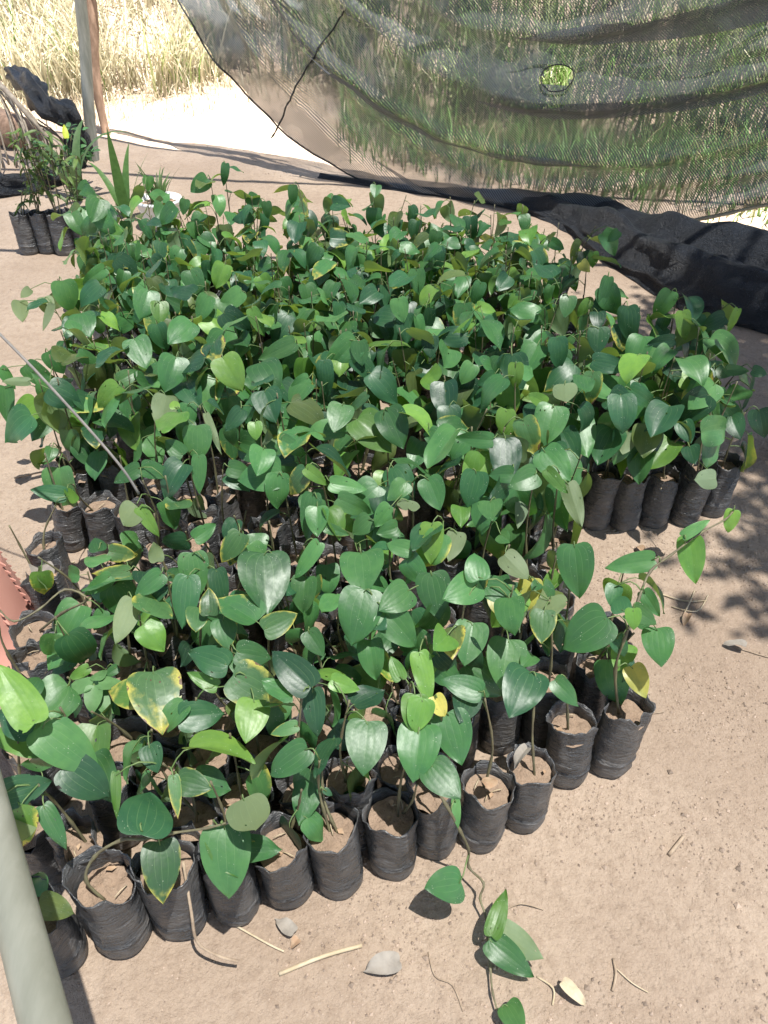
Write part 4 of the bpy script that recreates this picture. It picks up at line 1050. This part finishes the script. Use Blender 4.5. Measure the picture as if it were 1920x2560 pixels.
LAB_FRONT = ['leftmost front bag of soil with dark leaves, crossed by the pale pipe rail',
  'front bag whose vine arches right with three big hanging leaves',
  'front bag with a yellow-edged leaf hanging over its rim',
  'front bag in the shadow of the largest hanging heart leaf',
  'front bag with a bluish crumpled rim and two thin stems',
  'front bag with a bare soil top and one leaning cut stem',
  'front bag under two large overlapping heart leaves, right of the bare one',
  'front bag whose long vine trails forward over the bare earth',
  'front bag with two grey upright stems and a fallen orange-brown leaf',
  'short front bag with a stub of stem and a curled dry leaf',
  'stout front bag with one slanting stem, second from the right end',
  'rightmost front bag whose leafy vine reaches out to the right']
LAB_RIGHT = ['leftmost bag at the front of the shaded right block', 'shaded right block bag with a pale upright stub', 'middle bag at the front of the shaded right block',
  'shaded right block bag with a bluish sheen, fourth along', 'rightmost bag at the front of the shaded right block']
LAB_LEFT = ['bag standing out at the left edge under a single bluish leaf', 'wide open bag with soil showing, next to the outermost left bag', 'left edge bag with a withered cup-shaped leaf above it',
  'left edge bag with a folded torn rim', 'crushed left edge bag with pale dry leaves in it', 'left edge bag whose bare vine reaches towards the pink basket',
  'left edge bag just in front of the pink basket', 'left edge bag beside the small weed', 'slumped left edge bag with a knotty bare stem', 'bag at the front left corner under broad dark leaves']
ORD = ['first', 'second', 'third', 'fourth', 'fifth', 'sixth', 'seventh', 'eighth', 'ninth', 'tenth', 'eleventh', 'twelfth', 'thirteenth', 'fourteenth',
       'fifteenth', 'sixteenth', 'seventeenth', 'eighteenth', 'nineteenth', 'twentieth', 'twenty-first', 'twenty-second', 'twenty-third', 'twenty-fourth', 'twenty-fifth', 'twenty-sixth', 'twenty-seventh', 'twenty-eighth', 'twenty-ninth', 'thirtieth']
rows = {}
for i, s_ in enumerate(spots):
    if s_[2] == 'mid':
        blk = 'R' if s_[0] > 0.58 and s_[1] < 2.6 else 'M'
        k = int(max(0, ((s_[1] - 0.585) * rx - (s_[0] + 0.578) * ry - (1.0 if blk == 'R' else 0.05))) / 0.106)
        rows.setdefault((blk, k), []).append(i)
ROWLAB = {}
for blk in 'RM':
    for n_, key_ in enumerate(sorted(k for k in rows if k[0] == blk)):
        for m_, i in enumerate(sorted(rows[key_], key=lambda q: spots[q][0])):
            wh = 'shaded right block' if blk == 'R' else 'main bed'
            gr = 'seedlings of the shaded right block' if blk == 'R' else ('seedlings of the nearer rows' if n_ < 8 else 'seedlings of the farther rows')
            ROWLAB[i] = ('pepper seedling in %s, %s row behind front bags, %s from left' % (wh, ORD[n_], ORD[m_]), gr)

def stem_mesh(paths, r, thick=0.0030):
    mb = MB()
    for pth in paths:
        n = len(pth)
        rad = []
        for i in range(n):
            t = i / max(n - 1, 1)
            rad.append(thick * (1.12 - 0.5 * t) * (1.5 if i % 4 == 0 and i else 1.0))
        tube(mb, pth, rad, 6)
    return mb.mesh('stem', M['stem'])

leaf_no = 0
def hero_leaf(h, root, stem_pt, r):
    org = h['B']
    X = h['Y'].cross(h['Z']).normalized(); Z = X.cross(h['Y']).normalized()
    m3 = Matrix((X, h['Y'], Z)).transposed()
    mb = MB()
    back = h['c'] in 'op'
    blade(mb, h['L'], h['W'], r, 18, 16, fold=r.uniform(0.0, 0.22), droop=r.uniform(0.15, 0.75), wave=1.1, holes=r.choice((0, 0, 0, 1, 2)))
    loc = m3.inverted() @ (stem_pt - org)
    d = loc.length
    mid = loc * 0.5 + m3.inverted() @ Vector((0, 0, 0.012 + 0.1 * d))
    pts = [loc, loc * 0.75 + (mid - loc * 0.5) * 0.75, mid, mid * 0.45, Vector((0, 0.006, 0.0008))]
    me = mb.mesh('leaf', M[LM.get(h['c'], 'leaf')])
    o = link('leaf', me, root)
    mb = MB(); tube(mb, pts, [0.0018, .0015, .0014, .0013, .0010], 5)
    link('petiole', mb.mesh('petiole', M['petiole']), o)
    o.matrix_local = Matrix.Translation(org - root.location) @ m3.to_4x4()
    o.color = leafcol(h['c'], r)

for i, (x, y, kind, idx) in enumerate(spots):
    r = random.Random(1000 + i * 7)
    if kind == 'front': lab, grp = LAB_FRONT[idx], 'seedling bags along the front edge'
    elif kind == 'right': lab, grp = LAB_RIGHT[idx], 'bags at the front of the right block'
    elif kind == 'left': lab, grp = LAB_LEFT[idx], 'bags along the left edge'
    elif kind == 'far_right': lab, grp = 'pepper seedling standing apart, cut off by the right edge of the photo', None
    else: lab, grp = ROWLAB[i]
    z0 = ground_z(x, y) - 0.003
    root = thing('pepper_seedling', lab, 'seedling', (x, y, z0), grp)
    hs = r.uniform(0.88, 1.10) if kind != 'left' else r.uniform(0.75, 1.0)
    ws = 0.97 if kind == 'mid' else 0.96
    if kind == 'front' and idx in (1, 2): ws = 1.04
    if kind == 'front' and idx in (9, 6): hs = 0.92
    b = link('bag', BAGS[r.randrange(10) if kind in ('front', 'right') else r.randrange(16)], root); rz = r.uniform(0, 6.28)
    tl = (r.uniform(-.05, .05), r.uniform(-.05, .05)) if kind != 'left' else (r.uniform(-.12, .12), r.uniform(-.16, .06))
    b.rotation_euler = (tl[0], tl[1], rz); b.scale = (ws, ws, hs)
    s_ = link('soil', SOILS[r.randrange(12)], root); s_.rotation_euler = (tl[0], tl[1], rz); s_.scale = (ws, ws, hs * r.uniform(0.90, 1.02))
    own = [h for h in hero if h['plant'] == i]
    zs = 0.150 * hs
    base = Vector((x + r.uniform(-.015, .015), y + r.uniform(-.015, .015), z0 + zs))
    paths = []
    key = (kind, idx)
    if key in VP: paths.append([p for p in VP[key]])
    far = y > (1.74 if x < -0.25 else 1.46)
    free = [h for h in own if 'att' not in h]
    top = r.uniform(0.40, 0.52) if far else r.uniform(0.30, 0.40)
    tx, ty = x + r.gauss(0, .03), y + r.gauss(0, .03) - 0.01
    if free:
        top = max(max(h['B'].z for h in free) - 0.015, 0.24)
        tx = x * 0.4 + 0.6 * sum(h['B'].x for h in free) / len(free) + r.uniform(-.01, .01)
        ty = y * 0.4 + 0.6 * sum(h['B'].y for h in free) / len(free) + 0.012
    main = None
    if key not in VP or free or True:
        if not (key in VP and not free):
            mid = base.lerp(Vector((tx, ty, top)), 0.5) + Vector((r.uniform(-.02, .02), r.uniform(-.02, .02), 0))
            main = smooth_path([base, mid, (tx, ty, top)], 6)
            paths.append(main)
    if far and r.random() < 0.6 or (not far and kind in ('front', 'mid') and r.random() < 0.45):
        b2 = Vector((x + r.uniform(-.02, .02), y + r.uniform(-.02, .02), z0 + zs))
        hh = (r.uniform(0.36, 0.5) if far else r.uniform(0.24, 0.31))
        t2 = Vector((x + r.gauss(0, .035), y + r.gauss(0, .03), hh))
        second = smooth_path([b2, b2.lerp(t2, 0.5) + Vector((r.uniform(-.015, .015), 0, 0)), t2], 6)
        paths.append(second)
    else: second = None
    stm = link('stem', stem_mesh([[p - root.location for p in pt] for pt in paths], r, 0.0026 if not far else 0.0023), root)
    for h in own:
        if 'att' in h: sp = h['att']
        else:
            hd = math.hypot(h['B'].x - tx, h['B'].y - ty)
            zt = max(h['B'].z - 0.3 * hd - 0.01, zs + 0.04)
            sp = min(main, key=lambda p: abs(p.z - zt))
        hero_leaf(h, root, sp.copy(), r)
    # further leaves up the stems
    if far:
        todo = []
        nl = max(2, r.randint(5, 7) + (1 if y > 2.2 else 0) - len(own))
        for st_ in [main] + ([second] if second else []):
            if st_ is None: continue
            k_ = nl if st_ is main else r.randint(2, 4)
            az0 = r.uniform(0, 6.28)
            for q in range(k_):
                t = 0.42 + 0.58 * (q + 0.6) / k_
                todo.append((st_[min(int(t * (len(st_) - 1)), len(st_) - 1)], az0 + q * 2.6, 1.0))
    else:
        todo = []
        if kind != 'left':
            for st_ in (main, second):
                if st_ is None or (kind == 'front' and r.random() < 0.7): continue
                for q in range(r.randint(2, 3) if y < 1.35 else r.randint(0, 2)):
                    todo.append((st_[r.randint(5, 12)], r.uniform(0, 6.28), r.uniform(.55, .95)))
    for (pt, az, sz) in todo:
        if r.random() < 0.40: az = r.gauss(-1.57, 0.9)
        de = R(r.uniform(-12, 78))
        Y = Vector((math.cos(az) * math.cos(de), math.sin(az) * math.cos(de), -math.sin(de)))
        Z = Vector((math.cos(az) * math.sin(de), math.sin(az) * math.sin(de), math.cos(de)))
        X = Y.cross(Z)
        m3 = Matrix((X, Y, Z)).transposed() @ Matrix.Rotation(r.gauss(0, 0.55), 3, 'Y')
        me, pr, which = LEAFV[r.randrange(30)] if r.random() < 0.4 else LEAFV[r.randrange(24)]
        scl = sz * r.uniform(0.80, 1.22) * (1.0 if y < 2.2 else 0.86)
        o = link('leaf', me, root)
        o.matrix_local = Matrix.Translation(pt - root.location - (m3 @ pr) * scl) @ m3.to_4x4() @ Matrix.Scale(scl, 4)
        c = r.choices('gdlo', (0.50, 0.26, 0.18, 0.06))[0]
        o.color = leafcol(c, r)

# ------------------------------------------------------------------ little weed among the bags
def small_leaf(L, W, seed, mi=0):
    r = random.Random(seed); mb = MB()
    blade(mb, L, W, r, 6, 8, fold=0.15, droop=0.4)
    return mb
wd = thing('weed', 'small pale green weed with paired leaves growing among the left bags', 'weed', (-.565, .965, 0.17))
mb = MB(); tube(mb, smooth_path([(0, 0, 0), (0.004, 0, 0.06), (-0.004, 0.0, 0.115)]), 0.0022, 5)
link('stem', mb.mesh('stem', M['petiole']), wd)
wl = small_leaf(0.055, 0.036, 5).mesh('leaf', M['weed'])
for k, (az, z, s, de) in enumerate(((0.2, .115, 1, 10), (3.3, .115, 1.05, 5), (-1.5, .118, 1.0, 25), (1.5, .118, .8, 10), (-0.4, .06, .75, 20), (2.9, .06, .8, 20), (-2.2, .03, .6, 15), (0.9, .03, .5, 15), (-1.0, .095, .9, 20))):
    o = link('leaf', wl, wd, (0.006 * math.cos(az), 0.006 * math.sin(az), z)); o.rotation_euler = (R(-de), 0, az - math.pi / 2); o.scale = (s,) * 3
    o.color = (0.13, 0.27, 0.10, 1)

# ------------------------------------------------------------------ back left: bagged shrubs, strap plants, pot
sh_leaf = MB(); blade(sh_leaf, 0.055, 0.014, random.Random(4), 4, 6, fold=0.2, droop=0.5)
sh_leaf = sh_leaf.mesh('leaf', M['weed'])
for k, (x, y, n, hh, lab) in enumerate(((-1.86, 4.03, 1, 0.20, 'outermost left black bag with a few bare shoots, behind the bed'), (-1.765, 4.04, 4, 0.42, 'black bag of leafy shrub cuttings, second of the group at back left'),
        (-1.67, 4.02, 4, 0.46, 'black bag of bushy shrub cuttings next to the bed at back left'), (-1.58, 4.06, 3, 0.40, 'shrub cutting bag at back left half hidden by pepper leaves'))):
    r = random.Random(70 + k)
    root = thing('shrub_seedling', lab, 'seedling', (x, y, ground_z(x, y) - .003), 'bagged shrub cuttings at the back left')
    b = link('bag', BAGS[k + 2], root); b.scale = (1.13, 1.13, 1.05); b.rotation_euler = (0, 0, k * 1.3)
    s_ = link('soil', SOILS[k], root); s_.scale = (1.1, 1.1, 1.0)
    mb = MB(); tips = []
    for q in range(n + 1):
        a_ = r.uniform(0, 6.28); tp = Vector((math.cos(a_) * 0.07, math.sin(a_) * 0.05, 0.18 + hh * r.uniform(0.6, 1)))
        pth = smooth_path([(r.uniform(-.02, .02), r.uniform(-.02, .02), 0.16), tp * 0.55 + Vector((0, 0, 0.09)), tp], 5)
        tube(mb, pth, 0.003, 5); tips.append(pth)
    link('stem', mb.mesh('stem', M['stem']), root)
    for pth in tips:
        for q in range(12 if k else 5):
            p = pth[r.randint(3, len(pth) - 1)]
            o = link('leaf', sh_leaf, root, p); o.rotation_euler = (R(r.uniform(-50, 30)), r.uniform(-.4, .4), r.uniform(0, 6.28)); o.scale = (r.uniform(.8, 1.5),) * 3
            kk = r.uniform(.8, 1.3); o.color = (0.12 * kk, 0.19 * kk, 0.05 * kk, 1)
bush = thing('bush', 'bright green small leaved bush in front of the grey post', 'bush', (-1.95, 5.0, 0.02))
r = random.Random(8)
mb = MB(); stp = []
for q in range(8):
    a_ = r.uniform(0, 6.28); tp = Vector((math.cos(a_) * 0.16, math.sin(a_) * 0.14, r.uniform(0.2, 0.36)))
    pth = smooth_path([(0, 0, -.02), tp * 0.5 + Vector((0, 0, .05)), tp], 5); tube(mb, pth, 0.003, 5); stp.append(pth)
link('stem', mb.mesh('stem', M['stem']), bush)
bl = small_leaf(0.05, 0.026, 9).mesh('leaf', M['weed'])
for q in range(90):
    p = r.choice(stp)[r.randint(4, 10)] + Vector((r.gauss(0, .02), r.gauss(0, .02), r.gauss(0, .02)))
    o = link('leaf', bl, bush, p); o.rotation_euler = (R(r.uniform(-60, 30)), r.uniform(-.5, .5), r.uniform(0, 6.28)); o.scale = (r.uniform(.7, 1.3),) * 3
    kk = r.uniform(.7, 1.2); o.color = (0.10 * kk, 0.24 * kk, 0.09 * kk, 1)
yl = link('leaf', bl, bush, (0.09, -0.10, 0.33)); yl.rotation_euler = (R(60), 0, 0.3); yl.scale = (1.3, 1.7, 1.3); yl.color = (0.55, 0.62, 0.06, 1)

def strap(mb, base, az, L, wdt, lean0, lean1, n=10):
    p = Vector(base); vs = []; sx, sy = -math.sin(az), math.cos(az)
    for k in range(n + 1):
        t = k / n
        hw = wdt * 0.5 * min(1, 0.45 + t * 2.2) * (1 - t ** 2.6) + 0.0006
        an = lean0 + (lean1 - lean0) * t ** 1.6
        fz = 0.25 * hw
        vs += [(p.x - sx * hw, p.y - sy * hw, p.z + fz), tuple(p), (p.x + sx * hw, p.y + sy * hw, p.z + fz)]
        p = p + Vector((math.cos(az) * math.sin(an), math.sin(az) * math.sin(an), math.cos(an))) * (L / n)
    mb.add(vs, [q for k in range(n) for q in ((3 * k, 3 * k + 1, 3 * k + 4, 3 * k + 3), (3 * k + 1, 3 * k + 2, 3 * k + 5, 3 * k + 4))])
def strap_plant(loc, lab, specs, colr):
    root = thing('strap_leaf_plant', lab, 'plant', loc)
    for (az, L, wdt, l0, l1, kk) in specs:
        mb = MB(); strap(mb, (0.01 * math.cos(az), 0.01 * math.sin(az), -0.01), az, L, wdt, l0, l1)
        o = link('leaf', mb.mesh('leaf', M['weed']), root); o.color = (colr[0] * kk, colr[1] * kk, colr[2] * kk, 1)
    return root
strap_plant((-1.50, 4.58, 0.0), 'plant with one tall upright bright green strap leaf behind the bed', [(-1.4, 0.50, 0.062, 0.05, 0.10, 1.2), (0.2, 0.40, 0.05, 0.35, 0.7, 1.1), (2.4, 0.42, 0.045, 0.5, 1.6, 0.9), (-0.6, 0.36, 0.04, 0.5, 1.2, 1.0), (3.6, 0.38, 0.045, 0.6, 1.7, 0.8), (1.4, 0.42, .05, .3, .9, .9), (-2.4, .34, .04, .6, 1.7, .9)], (0.10, 0.21, 0.05))
strap_plant((-1.86, 4.88, 0.0), 'arching broad strap leaf plant at the foot of the grey post', [(0.4, 0.62, 0.07, 0.12, 2.3, 1.0), (2.6, 0.5, 0.06, 0.25, 1.9, 0.8), (-1.2, 0.45, 0.05, 0.4, 1.7, 0.9), (4.4, 0.5, 0.05, 0.4, 2.0, 0.8), (1.5, 0.55, 0.06, 0.2, 1.6, 0.9)], (0.11, 0.19, 0.07))
pot = thing('flower_pot', 'round white planter with spiky grass leaves at the back of the bed', 'pot', (-1.25, 4.42, 0.0))
mb = MB(); NSB = 40
prof = [(0.07, 0.0), (0.085, 0.0), (0.112, 0.10), (0.122, 0.135), (0.128, 0.14), (0.128, 0.155), (0.116, 0.156), (0.108, 0.125), (0.0, 0.12)]
mb.add([(rr * math.cos(2 * math.pi * k / NSB), rr * math.sin(2 * math.pi * k / NSB), z) for rr, z in prof for k in range(NSB)], [(i * NSB + k, i * NSB + (k + 1) % NSB, (i + 1) * NSB + (k + 1) % NSB, (i + 1) * NSB + k) for i in range(len(prof) - 1) for k in range(NSB)])
link('planter', mb.mesh('planter', M['white']), pot)
s_ = link('soil', SOILS[2], pot, (0, 0, -0.045)); s_.scale = (2.3, 2.3, 1)
r = random.Random(31)
for q in range(26):
    mb = MB(); strap(mb, (r.uniform(-.03, .03), r.uniform(-.03, .03), 0.12), r.uniform(0, 6.28), r.uniform(.14, .27), .014, r.uniform(.1, .5), r.uniform(.7, 2.0), 6)
    o = link('leaf', mb.mesh('leaf', M['weed']), pot); kk = r.uniform(.7, 1.2); o.color = (0.10 * kk, 0.17 * kk, 0.05 * kk, 1)

# dry palm ribs and the rag of black net
fr = thing('dry_palm_frond', 'grey dried palm frond with splayed ribs at the far left', 'palm frond', (-2.75, 5.7, 0))
r = random.Random(12)
FO = Vector((-2.75, 5.7, 0))
mb = MB(); tube(mb, [Vector(p) - FO for p in ((-3.1, 6.1, 0.9), (-2.75, 5.85, .66), (-2.42, 5.6, .44), (-2.15, 5.45, .16))], [.03, .026, .018, .008], 8)
link('midrib', mb.mesh('midrib', M['frond']), fr)
for q in range(34):
    t = q / 33
    a_ = Vector((-3.0, 6.02, .82)).lerp(Vector((-2.2, 5.5, .24)), t) + Vector((0, r.uniform(-.02, .02), r.uniform(-.02, .02)))
    e_ = Vector((-2.85 + 0.75 * t + r.uniform(-.05, .08), 5.15 + 0.45 * r.random() + .1 * t, 0.015))
    m_ = a_.lerp(e_, .55) + Vector((0.04, 0, 0.05))
    mb = MB(); tube(mb, [p - FO for p in smooth_path([a_, m_, e_], 4)], r.uniform(.004, .008), 5)
    link('rib', mb.mesh('rib', M['frond']), fr)
def rag(name, pts, rads, lab, cat):
    p_ = smooth_path(pts, 10); mb = MB(); vs = []; nS = 22
    for i, p in enumerate(p_):
        t = (p_[min(i + 1, len(p_) - 1)] - p_[max(i - 1, 0)]).normalized()
        x = t.cross(Vector((0, -1, 0.2))).normalized(); y = t.cross(x).normalized()
        f = i / (len(p_) - 1) * (len(rads) - 1); k0 = min(int(f), len(rads) - 2); rr = rads[k0] + (rads[k0 + 1] - rads[k0]) * (f - k0)
        for k in range(nS):
            th = 2 * math.pi * k / nS
            q = rr * (1 + .35 * math.sin(3 * th + i * .12) * 0.6 + .9 * noise.noise(Vector((math.cos(th) * 1.9, math.sin(th) * 1.9, i * .22))))
            v = p + x * math.cos(th) * q + y * math.sin(th) * q * 0.7
            v.z = max(v.z, 0.01); vs.append(v)
    mb.add(vs, [(i * nS + k, i * nS + (k + 1) % nS, (i + 1) * nS + (k + 1) % nS, (i + 1) * nS + k) for i in range(len(p_) - 1) for k in range(nS)] + [tuple(range(nS)), tuple((len(p_) - 1) * nS + k for k in range(nS - 1, -1, -1))])
    return tag(link(name, mb.mesh(name, M['hem'])), lab, cat)
rag('net_bundle', [(-2.55, 6.0, .50), (-2.34, 5.75, .46), (-2.16, 5.55, .38), (-2.05, 5.5, .36), (-2.03, 5.52, .22), (-2.08, 5.55, .02)], [.05, .07, .075, .06, .07, .06], 'twisted black net bundle draped over the dry palm frond', 'net bundle')
rag('net_heap', [(-2.9, 5.0, .03), (-2.5, 4.98, .04), (-2.2, 5.05, .05), (-2.02, 5.25, .04)], [.06, .09, .08, .05], 'low heap of dark net on the ground below the dry frond', 'net heap')
r = random.Random(77)
mb = MB(); tube(mb, [(-2.9, 6.2, .15), (-2.6, 6.0, .12), (-2.45, 5.95, .05)], [.13, .12, .07], 14)
tag(link('log', mb.mesh('log', M['brownpole'])), 'dark short log lying behind the dry palm frond', 'log')

# ------------------------------------------------------------------ litter on the ground
def dry_leaf(x, y, L, W, az, mat, lab, droop=1.2, fold=0.5, tilt=0.1, name='dry_leaf'):
    r = random.Random(int(x * 1000) + 5000); mb = MB(); blade(mb, L, W, r, 8, 10, fold=fold, droop=droop, wave=2.5)
    zmin = min(v[2] for v in mb.v)
    mb.v = [(v[0], v[1], v[2] - zmin) for v in mb.v]
    o = link(name, mb.mesh(name, M[mat]), None, (x, y, ground_z(x, y) + .001)); o.rotation_euler = (0, tilt, az)
    return tag(o, lab, 'leaf')
dry_leaf(.028, .560, .068, .036, 1.75, 'drygrey', 'grey dry leaf lying beside the straw in front of the bags', .5, .2)
dry_leaf(-.165, .612, .05, .026, .9, 'drygrey', 'small pale dry leaf below the front bags', .4, .25)
dry_leaf(-.155, .604, .022, .018, 2.3, 'drybrown', 'tiny dark curled leaf beside the small pale one', .8, .4)
dry_leaf(.31, .53, .055, .022, -2.3, 'straw', 'pale curled leaf on bare earth near the bottom edge', .9, .45)
dry_leaf(.90, 1.285, .055, .024, 1.1, 'drygrey', 'pale dry leaf on the open earth at right', .8, .6)
dry_leaf(.80, 1.41, .04, .02, 2.6, 'drybrown', 'brown dry leaf among straw bits at right', .8, .6)
dry_leaf(-.905, 1.56, .03, .012, .6, 'drybrown', 'tiny curled brown leaf near the pink basket', 1.5, .8)
dry_leaf(.74, 1.66, .03, .024, .2, 'drybrown', 'reddish brown lump of leaf before the shaded bags', .6, .9)
dry_leaf(-.66, .43, .10, .05, 2.6, 'drygrey', 'pale withered leaf in the bottom left corner', .8, .3)
dry_leaf(.20, .795, .03, .03, .5, 'drybrown', 'orange brown leaf fallen on soil in a front bag', .8, .5).location.z = .185
dry_leaf(.277, .865, .05, .022, 2.3, 'drygrey', 'curled grey dry leaf lying in a short front bag', 1.5, .8).location.z = .185
dry_leaf(-.79, 1.30, .11, .05, .6, 'drygrey', 'long pale dry leaf caught between the left edge bags', .8, .7).location.z = .20
def twig(pts, rad, mat, lab):
    p = [Vector((a_, b_, ground_z(a_, b_) + c_)) for a_, b_, c_ in pts]
    mb = MB(); tube(mb, smooth_path(p, 4), rad, 6)
    return tag(link('twig', mb.mesh('twig', M[mat])), lab, 'twig')
twig([(-.185, .548, .004), (-.11, .575, .006), (-.04, .594, .005)], .0038, 'straw', 'longest straw stalk on the earth before the front bags')
twig([(-.275, .632, .004), (-.21, .598, .004), (-.18, .585, .003)], .002, 'straw', 'thin bent straw under the hanging leaf shadow')
twig([(-.345, .655, .20), (-.33, .60, .14), (-.325, .575, .075), (-.29, .56, .055), (-.255, .556, .04)], 0.0028, 'twig', 'crooked grey twig sticking out over a front bag')
twig([(.566, .765, .005), (.585, .783, .006), (.606, .803, .005)], .0040, 'twig', 'short thick stick alone on the bare earth')
twig([(.398, .522, .003), (.410, .548, .004), (.412, .575, .003)], .0026, 'twig', 'dark straight twig near the bottom of the photo')
twig([(.412, .56, .003), (.435, .535, .005), (.46, .520, .003)], .0012, 'straw', 'hair thin root beside the dark straight twig')
twig([(.50, 1.075, .003), (.57, 1.092, .004), (.65, 1.105, .003)], .0014, 'twig', 'fine twig beside the rightmost front bag')
twig([(.75, 1.50, .004), (.81, 1.47, .006), (.87, 1.47, .004)], .002, 'straw', 'straw bit lying right of the bed, upper of three')
twig([(.78, 1.40, .004), (.82, 1.46, .012), (.85, 1.51, .004)], .0018, 'straw', 'straw bit crossing the other two right of the bed')
twig([(.77, 1.45, .004), (.83, 1.43, .006), (.88, 1.49, .004)], .0018, 'straw', 'lowest straw bit right of the bed')
twig([(.23, .66, .003), (.26, .668, .008), (.30, .66, .003)], .0012, 'twig', 'thin rootlet beside the trailing vine')
twig([(.08, .585, .002), (.09, .545, .003), (.12, .53, .003), (.135, .49, .002)], .0013, 'twig', 'wiry curved root below the round trailing leaf')
twig([(.27, .545, .002), (.295, .525, .006), (.29, .50, .002)], .0018, 'straw', 'straw crossing the pale curled leaf near the bottom')
twig([(-.99, 1.52, .003), (-.93, 1.56, .005), (-.88, 1.62, .003)], .002, 'straw', 'straw lying beside the left edge bag by the basket')
twig([(-1.2, 2.02, .01), (-1.05, 2.06, .02), (-.93, 2.05, .015)], .003, 'twig', 'grey twig reaching into the bed from the left')
twig([(.885, 1.30, .003), (.95, 1.27, .004), (1.0, 1.26, .003)], .0014, 'twig', 'thin stalk at the right edge of the open earth')

# loose crumbs of earth
r = random.Random(21)
mb = MB(); cc = []
octv = [(1, 0, 0), (-1, 0, 0), (0, 1, 0), (0, -1, 0), (0, 0, 1), (0, 0, -1)]
octf = [(0, 2, 4), (2, 1, 4), (1, 3, 4), (3, 0, 4), (2, 0, 5), (1, 2, 5), (3, 1, 5), (0, 3, 5)]
nb = 0
while nb < 19000:
    if r.random() < 0.72: x, y = (r.uniform(-.2, 1.45), r.uniform(.3, 1.8)) if r.random() < .7 else (r.uniform(-1.2, 1.5), r.uniform(.3, 2.6))
    else: x, y = r.uniform(-2.6, 2.6), r.uniform(1.2, 6.3)
    if inside(x, y) and r.random() < 0.9: continue
    den = 0.55 + 1.2 * noise.noise(Vector((x * 4, y * 4, 1)))
    if r.random() > den: continue
    s = min(r.lognormvariate(-6.3, 0.45), .008)
    a_ = r.uniform(0, 6.28); z = ground_z(x, y)
    vs = []
    for v in octv:
        k = s * r.uniform(.65, 1.25)
        vx, vy = v[0] * math.cos(a_) - v[1] * math.sin(a_), v[0] * math.sin(a_) + v[1] * math.cos(a_)
        vs.append((x + vx * k, y + vy * k, z + s * .25 + v[2] * k * .85))
    mb.add(vs, octf)
    kk = r.uniform(.6, 1.35)
    cc += [(.37 * kk, .285 * kk, .22 * kk, 1)] * 6
    nb += 1
o = link('earth_crumbs', mb.mesh('earth_crumbs', M['clod'], smooth=False, cols=cc)); o['kind'] = 'stuff'
tag(o, 'loose crumbs of dry earth scattered over the ground', 'earth crumbs')

# ------------------------------------------------------------------ shade tree to the right, above the frame
tree = thing('shade_tree', 'leafy tree standing out of frame on the right that dapples the bed', 'tree', (3.9, 1.3, 0))
TO = Vector((3.9, 1.3, 0))
r = random.Random(5)
mb = MB(); tube(mb, smooth_path([(0, 0, -.2), (-.05, .02, 1.4), (-.25, .05, 2.7), (-.5, .1, 3.6)], 5), [0.12 - .004 * k for k in range(16)], 12)
tr = link('trunk', mb.mesh('trunk', M['bark']), tree)
ends = []
mb = MB()
for q in range(15):
    ty = r.uniform(-.75, 1.5); tx, tz = r.uniform(-2.45 if ty > -.2 else -2.1, -1.2), r.uniform(3.1, 4.2)
    st_ = Vector((-.25, .05, 2.7)).lerp(Vector((-.5, .1, 3.6)), r.random())
    pth = smooth_path([st_, st_.lerp(Vector((tx, ty, tz)), .5) + Vector((0, 0, .2)), (tx, ty, tz)], 6)
    tube(mb, pth, [.035 - .0024 * k for k in range(len(pth))], 6); ends.append(pth)
link('limb', mb.mesh('limb', M['bark']), tree)
mb = MB(); cc = []
for q in range(9500):
    p = r.choice(ends); c = p[r.randint(5, len(p) - 1)] + Vector((r.gauss(0, .17), r.gauss(0, .17), r.gauss(0, .14)))
    L = r.uniform(.06, .12); az = r.uniform(0, 6.28); de = r.uniform(-.2, 1.0)
    Y = Vector((math.cos(az) * math.cos(de), math.sin(az) * math.cos(de), -math.sin(de))); X = Vector((-math.sin(az), math.cos(az), 0))
    Zn = X.cross(Y)
    mb.add([c, c + Y * L * .4 + X * L * .24 + Zn * .006, c + Y * L, c + Y * L * .4 - X * L * .24 + Zn * .006], [(0, 1, 2), (0, 2, 3)])
    kk = r.uniform(.7, 1.3); cc += [(.05 * kk, .12 * kk, .035 * kk, 1)] * 4
link('crown', mb.mesh('crown', M['grass'], smooth=False, cols=cc), tree)
print('SPOTS', len(spots), 'OBJECTS', len(bpy.data.objects))
